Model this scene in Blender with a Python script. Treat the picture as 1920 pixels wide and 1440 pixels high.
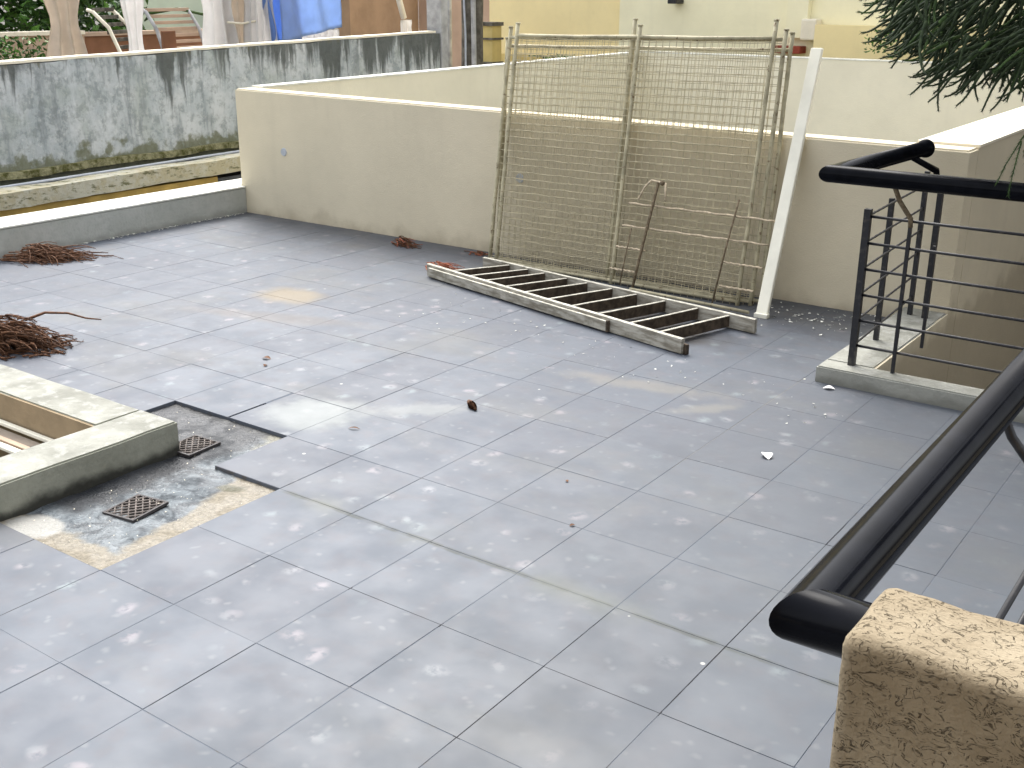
import bpy, bmesh, math, random
from mathutils import Vector, Matrix, noise
random.seed(7)
S = bpy.context.scene
for o in list(bpy.data.objects): bpy.data.objects.remove(o)
# ------------------------------------------------------------------ camera, sky, sun, exposure
CAM = Vector((0, 0, 1.6))
YAW, PIT, ROL = math.radians(35.6), math.radians(19.25), math.radians(0.3)
cd = bpy.data.cameras.new('camera'); cam = bpy.data.objects.new('camera', cd)
S.collection.objects.link(cam); S.camera = cam
cd.sensor_width = 36; cd.lens = 39.47; cd.clip_start = 0.05; cd.clip_end = 400
fw = Vector((-math.sin(YAW)*math.cos(PIT), math.cos(YAW)*math.cos(PIT), -math.sin(PIT)))
r0 = Vector((math.cos(YAW), math.sin(YAW), 0)); u0 = r0.cross(fw)
rr = r0*math.cos(ROL)+u0*math.sin(ROL); uu = -r0*math.sin(ROL)+u0*math.cos(ROL)
M = Matrix((rr, uu, -fw)).transposed().to_4x4(); M.translation = CAM
cam.matrix_world = M
FPX = 2105/1920*1024
def proj(p):
    d = Vector(p)-CAM; z = d.dot(fw)
    if z < .05: return None
    return 512+d.dot(rr)/z*FPX, 384-d.dot(uu)/z*FPX, z

W = bpy.data.worlds.new('World'); S.world = W; W.use_nodes = True
wn = W.node_tree; bg = wn.nodes['Background']
sky = wn.nodes.new('ShaderNodeTexSky'); sky.sky_type = 'NISHITA'; sky.sun_disc = False
SUN_EL, SUN_AZ = math.radians(56), math.radians(-48)      # azimuth from +Y towards +X
sky.sun_elevation = SUN_EL; sky.sun_rotation = SUN_AZ % (2*math.pi)
sky.air_density = 1.0; sky.dust_density = 4.0; sky.ozone_density = 1.0
hs = wn.nodes.new('ShaderNodeHueSaturation'); hs.inputs['Saturation'].default_value = .22     # thin high overcast
wn.links.new(sky.outputs[0], hs.inputs['Color']); wn.links.new(hs.outputs[0], bg.inputs[0]); bg.inputs[1].default_value = 0.15
sl = bpy.data.lights.new('sun', 'SUN'); sl.energy = 0.55; sl.angle = math.radians(35); sl.color = (1, .96, .9)
so = bpy.data.objects.new('sun', sl); S.collection.objects.link(so)
sd = Vector((math.sin(SUN_AZ)*math.cos(SUN_EL), math.cos(SUN_AZ)*math.cos(SUN_EL), math.sin(SUN_EL)))
so.rotation_euler = sd.to_track_quat('Z', 'Y').to_euler(); so.location = sd*30
S.view_settings.view_transform = 'Standard'; S.view_settings.look = 'None'
S.view_settings.exposure = 1.62; S.view_settings.gamma = 1; S.view_settings.use_curve_mapping = False
S.render.engine = 'CYCLES'; S.cycles.max_bounces = 8

# ------------------------------------------------------------------ material helpers
class NT:
    def __init__(s, name):
        s.m = bpy.data.materials.new(name); s.m.use_nodes = True
        s.t = s.m.node_tree; s.b = s.t.nodes['Principled BSDF']
        s.pos = s.n('ShaderNodeNewGeometry').outputs['Position']
    def n(s, ty, **k):
        nd = s.t.nodes.new(ty)
        for a, v in k.items(): setattr(nd, a, v)
        return nd
    def set(s, sock, v):
        if v is None: return
        if isinstance(v, bpy.types.NodeSocket): s.t.links.new(v, sock)
        else:
            if isinstance(v, (tuple, list)) and len(v) == 3 and sock.type == 'RGBA': v = (*v, 1)
            sock.default_value = v
    def math(s, op, a, b=None, c=None, clamp=False):
        nd = s.n('ShaderNodeMath', operation=op, use_clamp=clamp)
        s.set(nd.inputs[0], a); s.set(nd.inputs[1], b); s.set(nd.inputs[2], c)
        return nd.outputs[0]
    def mapr(s, v, a, b, c=0., d=1., smooth=True):
        nd = s.n('ShaderNodeMapRange'); nd.interpolation_type = 'SMOOTHSTEP' if smooth else 'LINEAR'
        for i, x in enumerate((v, a, b, c, d)): s.set(nd.inputs[i], x)
        return nd.outputs[0]
    def vscale(s, vec, sc):
        nd = s.n('ShaderNodeVectorMath', operation='MULTIPLY'); s.set(nd.inputs[0], vec); nd.inputs[1].default_value = sc
        return nd.outputs[0]
    def vadd(s, a, b):
        nd = s.n('ShaderNodeVectorMath', operation='ADD'); s.set(nd.inputs[0], a); s.set(nd.inputs[1], b); return nd.outputs[0]
    def noise(s, scale, detail=4, rough=.55, vec=None, dist=0., col=False):
        nd = s.n('ShaderNodeTexNoise'); s.set(nd.inputs['Vector'], vec or s.pos)
        nd.inputs['Scale'].default_value = scale; nd.inputs['Detail'].default_value = detail
        nd.inputs['Roughness'].default_value = rough; nd.inputs['Distortion'].default_value = dist
        return nd.outputs['Color' if col else 'Fac']
    def vor(s, scale, vec=None, rnd=1., feat='F1', out='Distance'):
        nd = s.n('ShaderNodeTexVoronoi', feature=feat); s.set(nd.inputs['Vector'], vec or s.pos)
        nd.inputs['Scale'].default_value = scale; nd.inputs['Randomness'].default_value = rnd
        return nd.outputs[out]
    def mix(s, f, a, b, mode='MIX'):
        nd = s.n('ShaderNodeMix', data_type='RGBA', blend_type=mode)
        s.set(nd.inputs[0], f); s.set(nd.inputs[6], a); s.set(nd.inputs[7], b)
        return nd.outputs[2]
    def xyz(s, v=None):
        nd = s.n('ShaderNodeSeparateXYZ'); s.set(nd.inputs[0], v or s.pos); return nd.outputs
    def bump(s, h, dist=.005, strength=1.):
        nd = s.n('ShaderNodeBump'); nd.inputs['Distance'].default_value = dist; nd.inputs['Strength'].default_value = strength
        s.set(nd.inputs['Height'], h); s.t.links.new(nd.outputs[0], s.b.inputs['Normal'])
    def fin(s, col, rough=.8, spec=.3, metal=0.):
        s.set(s.b.inputs['Base Color'], col); s.set(s.b.inputs['Roughness'], rough)
        s.set(s.b.inputs['Specular IOR Level'], spec); s.set(s.b.inputs['Metallic'], metal)
        return s.m
    def spot(s, x, y, rx, ry, rot=0., edge=.5, nz=.5, nscale=6):
        """soft-edged noisy patch centred at world x,y"""
        X, Y, Z = s.xyz()
        dx = s.math('SUBTRACT', X, x); dy = s.math('SUBTRACT', Y, y)
        c, n_ = math.cos(rot), math.sin(rot)
        a = s.math('DIVIDE', s.math('ADD', s.math('MULTIPLY', dx, c), s.math('MULTIPLY', dy, n_)), rx)
        b = s.math('DIVIDE', s.math('SUBTRACT', s.math('MULTIPLY', dy, c), s.math('MULTIPLY', dx, n_)), ry)
        d = s.math('SQRT', s.math('ADD', s.math('POWER', a, 2.), s.math('POWER', b, 2.)))
        d = s.math('ADD', d, s.math('MULTIPLY', s.math('SUBTRACT', s.noise(nscale, 5), .5), nz*2))
        return s.mapr(d, 1., 1.-edge)

def plain(name, col, rough=.7, spec=.3, var=.15, scale=12, metal=0., bump=0., bscale=60):
    t = NT(name)
    c2 = tuple(x*(1-var) for x in col); c1 = tuple(min(1, x*(1+var)) for x in col)
    m = t.fin(t.mix(t.mapr(t.noise(scale, 5), .3, .7), c2, c1), rough, spec, metal)
    if bump: t.bump(t.noise(bscale, 4), bump)
    return m

MT = {}
TX, TY, X0, Y0 = .3312, .3528, -1.016, 2.0248      # tile pitch and origin
def mats():
    # --- floor tiles: grey-lavender ceramic with pale star-like blotches
    t = NT('grey_floor_tile')
    oi = t.n('ShaderNodeObjectInfo').outputs['Random']
    warp = t.vadd(t.pos, t.vscale(t.noise(9, 3, col=True), (.07, .07, .07)))
    base = t.mix(t.mapr(t.noise(2.2, 5), .3, .7), (.082, .097, .120), (.099, .115, .140))
    base = t.mix(t.math('MULTIPLY', t.mapr(t.noise(11, 4), .45, .7), .45), base, (.105, .10, .112))
    base = t.mix(t.math('MULTIPLY', oi, .55), base, (.070, .078, .098))
    v = t.vor(8.2, t.vscale(warp, (1, 1, 0)), .75)
    sm = t.mapr(v, .32, .05)
    sm = t.math('MULTIPLY', t.math('MULTIPLY', sm, t.mapr(t.noise(5.3, 2), .30, .52, .4, 1.)), t.mapr(t.noise(30, 3), .34, .56))
    cc = t.mix(t.mapr(t.noise(3.1, 2), .4, .6), (.245, .222, .24), (.195, .235, .245))
    base = t.mix(t.math('MULTIPLY', sm, .78), base, cc)
    v2 = t.vor(16, t.vscale(warp, (1, 1, 0)), 1.)
    base = t.mix(t.math('MULTIPLY', t.mapr(v2, .24, .02), .42), base, (.19, .20, .21))
    # dusty beige film towards the far wall and the middle
    dust = t.mapr(t.noise(1.3, 5, vec=t.vscale(t.pos, (1, 1.6, 1))), .5, .72)
    base = t.mix(t.math('MULTIPLY', dust, .45), base, (.115, .115, .105))
    # stains that have their own place
    base = t.mix(t.math('MULTIPLY', t.spot(-4.53, 4.2, .30, .22, 0, .7, .4), .75), base, (.20, .155, .085))
    base = t.mix(t.math('MULTIPLY', t.spot(-4.25, 3.85, .7, .12, .3, .7, .5), .35), base, (.16, .13, .10))
    pm = t.math('MULTIPLY', t.spot(-3.10, 2.96, .26, .23, .5, .55, .4, 9), t.mapr(t.xyz()[0], -3.335, -3.330)); pm = t.math('MULTIPLY', pm, t.mapr(t.math('ADD', t.xyz()[1], t.math('MULTIPLY', t.noise(9, 4), .12)), 2.79, 2.86))
    base = t.mix(t.math('MULTIPLY', pm, .75), base, (.215, .232, .225))
    base = t.mix(t.math('MULTIPLY', t.spot(-2.78, 3.25, .30, .10, .7, .7, .6, 14), .5), base, (.22, .23, .22))
    base = t.mix(t.math('MULTIPLY', t.spot(-2.2, 4.05, .55, .10, .15, .8, .7, 9), .6), base, (.17, .16, .14))
    base = t.mix(t.math('MULTIPLY', t.spot(-1.85, 3.95, .22, .07, .9, .8, .7, 12), .5), base, (.20, .19, .16))
    # dirt and painted contact shade along the beige wall; also darker towards +X
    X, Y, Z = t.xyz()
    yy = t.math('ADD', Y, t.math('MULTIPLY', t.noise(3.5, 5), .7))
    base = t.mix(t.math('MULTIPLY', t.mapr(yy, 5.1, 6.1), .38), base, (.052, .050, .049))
    xx = t.math('ADD', X, t.math('MULTIPLY', t.noise(2.5, 5), .8))
    base = t.mix(t.math('MULTIPLY', t.mapr(xx, -1.9, -.7), .40), base, (.062, .068, .072))
    # smear of cement along one wide joint
    wob = t.math('ADD', Y, t.math('MULTIPLY', t.math('SUBTRACT', t.noise(5, 5), .5), .035))
    dj = t.math('ABSOLUTE', t.math('SUBTRACT', wob, 2.376))
    on = t.mapr(X, -2.72, -2.6)
    sme = t.math('MULTIPLY', t.math('MULTIPLY', t.mapr(dj, .017, .004), t.mapr(t.noise(7, 3), .32, .52)), on)
    base = t.mix(t.math('MULTIPLY', sme, .75), base, (.036, .042, .036))
    halo = t.math('MULTIPLY', t.math('MULTIPLY', t.mapr(dj, .10, .0), t.mapr(t.noise(4, 4), .42, .62)), on)
    base = t.mix(t.math('MULTIPLY', halo, .5), base, (.10, .108, .088))
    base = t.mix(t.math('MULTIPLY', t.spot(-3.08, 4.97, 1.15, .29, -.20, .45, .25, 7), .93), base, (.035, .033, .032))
    fl = t.vor(3.3, t.vscale(t.pos, (1, 1, 0)), 1.)
    base = t.mix(t.mapr(fl, .028, .016), base, (.36, .36, .34))
    rough = t.mapr(t.noise(5, 4), .3, .7, .42, .62)
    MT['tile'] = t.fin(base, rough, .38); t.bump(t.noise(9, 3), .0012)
    # --- grout
    t = NT('cement_grout')
    c = t.mix(t.mapr(t.noise(1.8, 4), .60, .72), (.110, .124, .148), (.045, .046, .050))
    c = t.mix(t.mapr(t.noise(22, 3), .5, .7), c, (.11, .105, .10))
    X, Y, Z = t.xyz()
    def line(ax, at, lo, hi, o):
        m = t.mapr(t.math('ABSOLUTE', t.math('SUBTRACT', ax, at)), .012, .010)
        return t.math('MULTIPLY', m, t.math('MULTIPLY', t.mapr(o, lo, lo+.08), t.mapr(o, hi, hi-.08)))
    br = t.mapr(t.noise(6, 3), .36, .5, .35, 1.)
    dk = None
    for ax, at, lo, hi, o in ((X, X0-7*TX, 3.40, 4.60, Y), (Y, Y0, -2.65, -.80, X), (X, X0-5*TX, 1.3, 1.72, Y), (X, X0-3*TX, 1.3, 1.68, Y), (X, X0-TX, 1.6, 2.38, Y), (X, X0, 2.0, 3.3, Y)):
        l_ = line(ax, at, lo, hi, o); dk = l_ if dk is None else t.math('MAXIMUM', dk, l_)
    c = t.mix(t.math('MULTIPLY', dk, br), c, (.030, .030, .032))
    c = t.mix(t.math('MULTIPLY', line(X, X0-2*TX, 3.3, 4.6, Y), .8), c, (.22, .21, .19))
    MT['grout'] = t.fin(c, .95, .1)
    # --- slab, bare concrete
    MT['slab'] = plain('bare_concrete', (.28, .27, .25), .95, .1, .25, 7, bump=.004)
    # --- beige painted plaster
    def plaster(name, col, stain, amt, z0=.0, z1=.28):
        t = NT(name)
        c = t.mix(t.mapr(t.noise(2.1, 5), .3, .72), tuple(x*.93 for x in col), col)
        c = t.mix(t.math('MULTIPLY', t.mapr(t.noise(14, 5), .45, .75), .12), c, tuple(x*.8 for x in col))
        X, Y, Z = t.xyz()
        zz = t.math('ADD', Z, t.math('MULTIPLY', t.math('SUBTRACT', t.noise(4.5, 6), .5), -.35))
        c = t.mix(t.math('MULTIPLY', t.mapr(zz, z1, z0), amt), c, stain)
        st = t.noise(6, 4, vec=t.vscale(t.pos, (1.2, 1.2, .12)))
        c = t.mix(t.math('MULTIPLY', t.mapr(st, .52, .75), .13), c, tuple(x*.72 for x in col))
        t.bump(t.math('ADD', t.noise(130, 4), t.math('MULTIPLY', t.noise(12, 4), 1.2)), .0022)
        return t.fin(c, .92, .15)
    MT['beige'] = plaster('beige_wall_plaster', (.68, .61, .455), (.24, .19, .12), .45, -.05, .10)
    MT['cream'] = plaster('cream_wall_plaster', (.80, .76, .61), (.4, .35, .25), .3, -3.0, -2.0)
    MT['cap'] = plain('pale_cream_render', (.80, .74, .60), .9, .15, .06, 9, bump=.002)
    # --- grey cement render of kerbs
    def kerb(name, a, b, st, amt):
        t = NT(name)
        c = t.mix(t.mapr(t.noise(3.2, 6), .3, .7), a, b)
        c = t.mix(t.math('MULTIPLY', t.mapr(t.noise(30, 5), .45, .7), .3), c, tuple(x*.75 for x in a))
        X, Y, Z = t.xyz()
        zz = t.math('ADD', Z, t.math('MULTIPLY', t.math('SUBTRACT', t.noise(7, 6), .5), .10))
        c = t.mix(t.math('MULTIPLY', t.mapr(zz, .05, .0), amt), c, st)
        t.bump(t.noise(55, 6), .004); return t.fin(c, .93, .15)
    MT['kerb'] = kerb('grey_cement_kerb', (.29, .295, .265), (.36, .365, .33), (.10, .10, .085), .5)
    MT['parapet'] = kerb('grey_cement_parapet', (.40, .41, .37), (.48, .485, .445), (.16, .16, .14), .4)
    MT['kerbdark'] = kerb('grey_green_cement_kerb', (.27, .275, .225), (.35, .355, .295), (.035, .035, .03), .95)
    t = NT('whitewashed_kerb_top')
    c = t.mix(t.mapr(t.noise(5, 6), .35, .7), (.80, .80, .74), (.62, .62, .54))
    c = t.mix(t.math('MULTIPLY', t.mapr(t.noise(26, 5), .5, .7), .35), c, (.50, .49, .40))
    t.bump(t.noise(60, 5), .003); MT['wash'] = t.fin(c, .9, .2)
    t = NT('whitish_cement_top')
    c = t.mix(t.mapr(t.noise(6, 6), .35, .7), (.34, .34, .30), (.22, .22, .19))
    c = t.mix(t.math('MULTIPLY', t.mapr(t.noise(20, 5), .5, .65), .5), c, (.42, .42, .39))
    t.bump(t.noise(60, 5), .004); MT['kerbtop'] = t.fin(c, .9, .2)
    # --- textured plaster of the pillar (dug by short curved scratches)
    t = NT('scratched_tan_plaster')
    wv = t.vadd(t.pos, t.vscale(t.noise(26, 2, col=True), (.045, .045, .045)))
    a = t.noise(95, 2, vec=t.vscale(wv, (1, 1, .55)))
    b = t.noise(95, 3, vec=t.vscale(wv, (.45, 1, 1.6)), dist=.8)
    ri = t.math('ABSOLUTE', t.math('SUBTRACT', b, .5))
    pit = t.math('MULTIPLY', t.mapr(ri, .022, .0), t.mapr(a, .44, .58))
    c = t.mix(t.mapr(t.noise(9, 4), .3, .7), (.245, .20, .135), (.325, .275, .195))
    c = t.mix(t.math('MULTIPLY', pit, .55), c, (.10, .07, .042))
    h = t.math('SUBTRACT', t.math('MULTIPLY', t.noise(150, 3), .35), t.math('MULTIPLY', pit, 1.1))
    t.bump(h, .006); MT['pillar'] = t.fin(c, .95, .1)
    # --- paints & metals
    MT['black'] = plain('gloss_black_enamel', (.004, .0045, .0065), .12, .13, .3, 20)
    MT['black'].node_tree.nodes['Principled BSDF'].inputs['IOR'].default_value = 1.3
    t = NT('satin_black_bar'); MT['blackbar'] = t.fin(t.mix(t.mapr(t.noise(40, 4), .5, .8), (.014, .014, .017), (.06, .055, .05)), .45, .45)
    t = NT('old_cream_paint_on_steel')
    c = t.mix(t.mapr(t.noise(14, 5), .35, .65), (.50, .455, .305), (.33, .30, .20))
    c = t.mix(t.mapr(t.noise(45, 4), .58, .72), c, (.12, .075, .035)); MT['panel'] = t.fin(c, .6, .3)
    t = NT('galvanised_wire')
    c = t.mix(t.mapr(t.noise(20, 4), .35, .65), (.60, .535, .36), (.42, .375, .25)); MT['wire'] = t.fin(c, .55, .35)
    MT['whitepaint'] = plain('white_painted_metal', (.84, .82, .70), .45, .4, .06, 8)
    t = NT('rusty_rod'); c = t.mix(t.mapr(t.noise(60, 4), .4, .65), (.13, .10, .065), (.24, .19, .125)); MT['rust'] = t.fin(c, .85, .2)
    MT['rodpale'] = plain('pale_worn_rod', (.55, .46, .33), .7, .3, .3, 40)
    t = NT('weathered_grey_wood')
    c = t.mix(t.mapr(t.noise(18, 6, vec=t.vscale(t.pos, (.35, 2, 3))), .35, .68), (.44, .42, .36), (.22, .20, .16))
    c = t.mix(t.math('MULTIPLY', t.mapr(t.noise(9, 4), .52, .7), .6), c, (.13, .115, .08))
    t.bump(t.noise(80, 4), .003); MT['ladder'] = t.fin(c, .85, .2)
    MT['woodpale'] = plain('worn_pale_wood_edge', (.50, .48, .41), .8, .2, .25, 30)
    MT['wooddark'] = plain('dark_damp_wood', (.075, .058, .042), .85, .2, .4, 30)
    # --- dry needles
    def leafm(n, a, b, rough=.75):
        t = NT(n); return t.fin(t.mix(t.mapr(t.noise(55, 3), .3, .7), a, b), rough, .25)
    MT['dry'] = leafm('dry_brown_needles', (.075, .035, .018), (.22, .11, .06))
    MT['drydark'] = leafm('dark_dry_needles', (.05, .025, .015), (.17, .08, .04))
    MT['redneedle'] = leafm('reddish_dry_needles', (.28, .08, .04), (.42, .17, .10))
    MT['conifer'] = leafm('dark_conifer_needles', (.012, .024, .010), (.038, .060, .024))
    MT['coniferlight'] = leafm('green_conifer_tips', (.03, .065, .018), (.07, .12, .035))
    MT['twig'] = leafm('brown_conifer_twig', (.05, .032, .018), (.10, .06, .035))
    MT['hedge'] = leafm('hedge_leaf', (.010, .035, .010), (.06, .14, .02), .5)
    MT['hedgelight'] = leafm('bright_hedge_leaf', (.06, .17, .02), (.13, .27, .05), .45)
    MT['bark'] = plain('bark', (.11, .085, .06), .95, .1, .4, 18, bump=.01, bscale=30)
    # --- drain patch
    t = NT('wet_cement_screed')
    c = t.mix(t.mapr(t.noise(8, 6, dist=1.5), .36, .60), (.035, .044, .053), (.14, .162, .176))
    c = t.mix(t.math('MULTIPLY', t.mapr(t.noise(34, 5, dist=1), .52, .66), .55), c, (.24, .27, .285))
    X, Y, Z = t.xyz()
    nn = t.math('SUBTRACT', t.noise(9, 5), .5)
    # sandy mortar rim along the tile edges
    e1 = t.mapr(t.math('ADD', t.math('MULTIPLY', Y, .22), t.math('ADD', X, t.math('MULTIPLY', nn, .16))), -2.37, -2.33)
    e2 = t.mapr(t.math('ADD', Y, t.math('MULTIPLY', nn, .13)), 1.79, 1.755)
    e3 = t.mapr(t.math('ADD', X, t.math('MULTIPLY', nn, .12)), -3.08, -3.02)
    e3 = t.math('MULTIPLY', e3, t.mapr(Y, 2.56, 2.60))
    e4 = t.mapr(t.math('ADD', Y, t.math('MULTIPLY', nn, .05)), 2.665, 2.70)
    sand = t.mix(t.mapr(t.noise(60, 4), .35, .65), (.25, .22, .165), (.17, .148, .108))
    sand2 = t.mix(t.mapr(t.noise(50, 4), .35, .6), (.09, .085, .06), (.27, .26, .20))
    c = t.mix(t.math('MAXIMUM', e1, e2), c, sand); c = t.mix(t.math('MAXIMUM', e3, e4), c, sand2)
    c = t.mix(t.spot(-2.83, 2.30, .06, .035, .4, .5, .5, 20), c, (.09, .085, .05))
    c = t.mix(t.spot(-3.11, 1.735, .13, .085, .0, .35, .35, 16), c, (.34, .335, .31))
    # black damp along the kerb foot
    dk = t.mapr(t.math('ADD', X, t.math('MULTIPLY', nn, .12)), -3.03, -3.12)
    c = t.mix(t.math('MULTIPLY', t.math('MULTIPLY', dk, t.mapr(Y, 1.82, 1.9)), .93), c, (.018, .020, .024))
    t.bump(t.math('ADD', t.noise(30, 6), t.noise(110, 3)), .006)
    wet = t.mapr(t.noise(7, 4), .4, .6, .28, .75); MT['screed'] = t.fin(c, wet, .45)
    MT['iron'] = plain('cast_iron', (.05, .045, .045), .6, .4, .35, 40, bump=.001)
    MT['ironpale'] = plain('dusty_cast_iron', (.15, .128, .115), .7, .3, .35, 50)
    MT['void'] = plain('black_drain_pit', (.008, .008, .008), .9, .1)
    MT['tanwall'] = plain('tan_well_plaster', (.29, .225, .145), .9, .15, .15, 6, bump=.002)
    MT['greybrown'] = plain('grey_brown_ledge', (.20, .17, .14), .9, .15, .15, 8)
    # --- stained neighbour wall
    t = NT('lichen_stained_render')
    X, Y, Z = t.xyz()
    c = t.mix(t.mapr(t.noise(3.0, 7, .65), .32, .68), (.40, .44, .46), (.58, .60, .61))
    c = t.mix(t.math('MULTIPLY', t.mapr(t.noise(13, 6, .7), .46, .62), .55), c, (.19, .215, .215))
    c = t.mix(t.math('MULTIPLY', t.mapr(t.noise(21, 5, .7), .56, .66), .6), c, (.60, .62, .62))
    c = t.mix(t.math('MULTIPLY', t.mapr(t.noise(2.2, 4), .5, .65), .4), c, (.33, .37, .33))
    vs = t.noise(1.0, 5, .65, vec=t.vscale(t.pos, (1, 9, 1.6)))
    c = t.mix(t.math('MULTIPLY', t.mapr(vs, .50, .66), .55), c, (.19, .215, .225))
    c = t.mix(t.math('MULTIPLY', t.mapr(vs, .46, .34), .5), c, (.60, .63, .65))
    stv = t.vadd(t.vscale(t.pos, (1, 6.5, .28)), t.vscale(t.noise(5, 3, col=True), (0, .5, 0)))
    st = t.noise(1.0, 5, .6, vec=stv)
    yb = t.mapr(Y, 5.0, 8.2, .02, .125)
    key = t.math('ADD', t.math('ADD', st, yb), t.math('MULTIPLY', t.math('SUBTRACT', Z, 1.08), .42))
    c = t.mix(t.math('MULTIPLY', t.mapr(key, .53, .64), .86), c, (.075, .082, .076))
    key2 = t.math('ADD', t.noise(2.2, 5, vec=stv), t.math('MULTIPLY', t.math('SUBTRACT', Z, t.mapr(Y, 4.6, 10., 1.045, 1.155, False)), 3.2))
    c = t.mix(t.math('MULTIPLY', t.mapr(key2, .52, .74), .8), c, (.13, .12, .075))
    key3 = t.math('ADD', t.noise(8, 5), t.math('MULTIPLY', t.math('SUBTRACT', .42, Z), 1.8))
    c = t.mix(t.math('MULTIPLY', t.mapr(key3, .55, .72), .8), c, (.14, .145, .075))
    t.bump(t.noise(40, 6), .008); MT['stain'] = t.fin(c, .93, .15)
    t = NT('mossy_pale_ledge')
    c = t.mix(t.mapr(t.noise(6, 6, .7), .4, .6), (.44, .40, .28), (.50, .49, .41))
    c = t.mix(t.mapr(t.noise(11, 6, .7, vec=t.vscale(t.pos, (1, 1, 3))), .52, .64), c, (.17, .17, .10)); t.bump(t.noise(40, 5), .008); MT['ledge'] = t.fin(c, .9, .15)
    t = NT('moss'); c = t.mix(t.mapr(t.noise(12, 6, .7), .35, .62), (.10, .10, .035), (.36, .34, .20)); t.bump(t.noise(40, 5), .02); MT['moss'] = t.fin(c, 1., .05)
    MT['ochre'] = plain('ochre_wall_paint', (.40, .28, .09), .9, .15, .2, 5)
    MT['tar'] = plain('tarred_felt', (.075, .08, .09), .85, .2, .4, 9, bump=.004)
    MT['pipeg'] = plain('grey_plastic_pipe', (.45, .48, .52), .5, .4, .1)
    MT['pipeb'] = plain('black_hose', (.02, .02, .022), .5, .4, .1)
    # --- background
    MT['yellow'] = plaster('yellow_facade_paint', (.93, .79, .44), (.5, .4, .2), .2, -3, -2)
    MT['yellowpale'] = plaster('pale_yellow_facade_paint', (.92, .87, .62), (.5, .4, .2), .2, -3, -2)
    MT['yellowdeep'] = plain('deep_yellow_paint', (.62, .49, .20), .85, .2, .12, 3)
    MT['brownwall'] = plain('orange_brown_wall', (.36, .24, .155), .9, .15, .12, 3)
    MT['pinkwall'] = plain('dusty_pink_wall', (.44, .32, .25), .9, .15, .08, 3)
    MT['darkbrown'] = plain('brown_garden_wall', (.24, .12, .07), .9, .15, .15, 3)
    MT['tan'] = plain('tan_garden_wall', (.48, .36, .27), .9, .15, .12, 3)
    MT['mint'] = plain('pale_mint_wall', (.60, .70, .58), .9, .15, .05, 3)
    MT['cloth'] = plain('white_curtain_cloth', (.80, .78, .76), .9, .1, .04, 8)
    MT['clothtan'] = plain('beige_curtain_cloth', (.60, .53, .45), .9, .1, .06, 8)
    MT['blue'] = plain('light_blue_sheet', (.42, .56, .84), .85, .15, .06, 6)
    MT['bluedeep'] = plain('mid_blue_sheet', (.25, .39, .74), .85, .15, .06, 6)
    MT['pole'] = plain('weathered_timber_pole', (.13, .12, .10), .95, .1, .45, 7, bump=.01, bscale=25)
    MT['conc'] = plain('grey_concrete_post', (.40, .40, .40), .9, .15, .25, 7, bump=.004)
    MT['redroof'] = plain('dark_red_paint', (.24, .05, .03), .7, .2, .2)
    MT['soil'] = plain('bare_ground', (.20, .18, .14), 1., .05, .3, 3)
mats()

# ------------------------------------------------------------------ mesh helpers
def link(name, bm, mat, parent=None, smooth=False, loc=None):
    me = bpy.data.meshes.new(name); bm.normal_update(); bm.to_mesh(me); bm.free()
    for m_ in (mat if isinstance(mat, (list, tuple)) else [mat]): me.materials.append(m_)
    if smooth:
        for p in me.polygons: p.use_smooth = True
    o = bpy.data.objects.new(name, me); S.collection.objects.link(o)
    if parent: o.parent = parent
    if loc: o.location = loc
    return o
def tag(o, label=None, cat=None, group=None, kind=None):
    if label: o['label'] = label
    if cat: o['category'] = cat
    if group: o['group'] = group
    if kind: o['kind'] = kind
    return o
def empty(name, loc=(0, 0, 0), **k):
    o = bpy.data.objects.new(name, None); S.collection.objects.link(o); o.location = loc
    return tag(o, **k)
def box(bm, x0, x1, y0, y1, z0, z1, bev=0., mi=0, mtop=None):
    v = [bm.verts.new(p) for p in ((x0,y0,z0),(x1,y0,z0),(x1,y1,z0),(x0,y1,z0),(x0,y0,z1),(x1,y0,z1),(x1,y1,z1),(x0,y1,z1))]
    fs = [bm.faces.new([v[i] for i in f]) for f in ((3,2,1,0),(4,5,6,7),(0,1,5,4),(1,2,6,5),(2,3,7,6),(3,0,4,7))]
    for f in fs: f.material_index = mi
    if mtop is not None: fs[1].material_index = mtop
    if bev:
        bmesh.ops.bevel(bm, geom=list({e for f in fs for e in f.edges}), offset=bev, segments=2, affect='EDGES', profile=.6)
    return fs
def quadprism(bm, base, top, mi=0):
    """solid from 4 base and 4 top corners"""
    v = [bm.verts.new(p) for p in list(base)+list(top)]
    n = len(base)
    fs = [bm.faces.new(v[:n][::-1]), bm.faces.new(v[n:])]
    for i in range(n): fs.append(bm.faces.new([v[i], v[(i+1) % n], v[n+(i+1) % n], v[n+i]]))
    for f in fs: f.material_index = mi
    return fs
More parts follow.
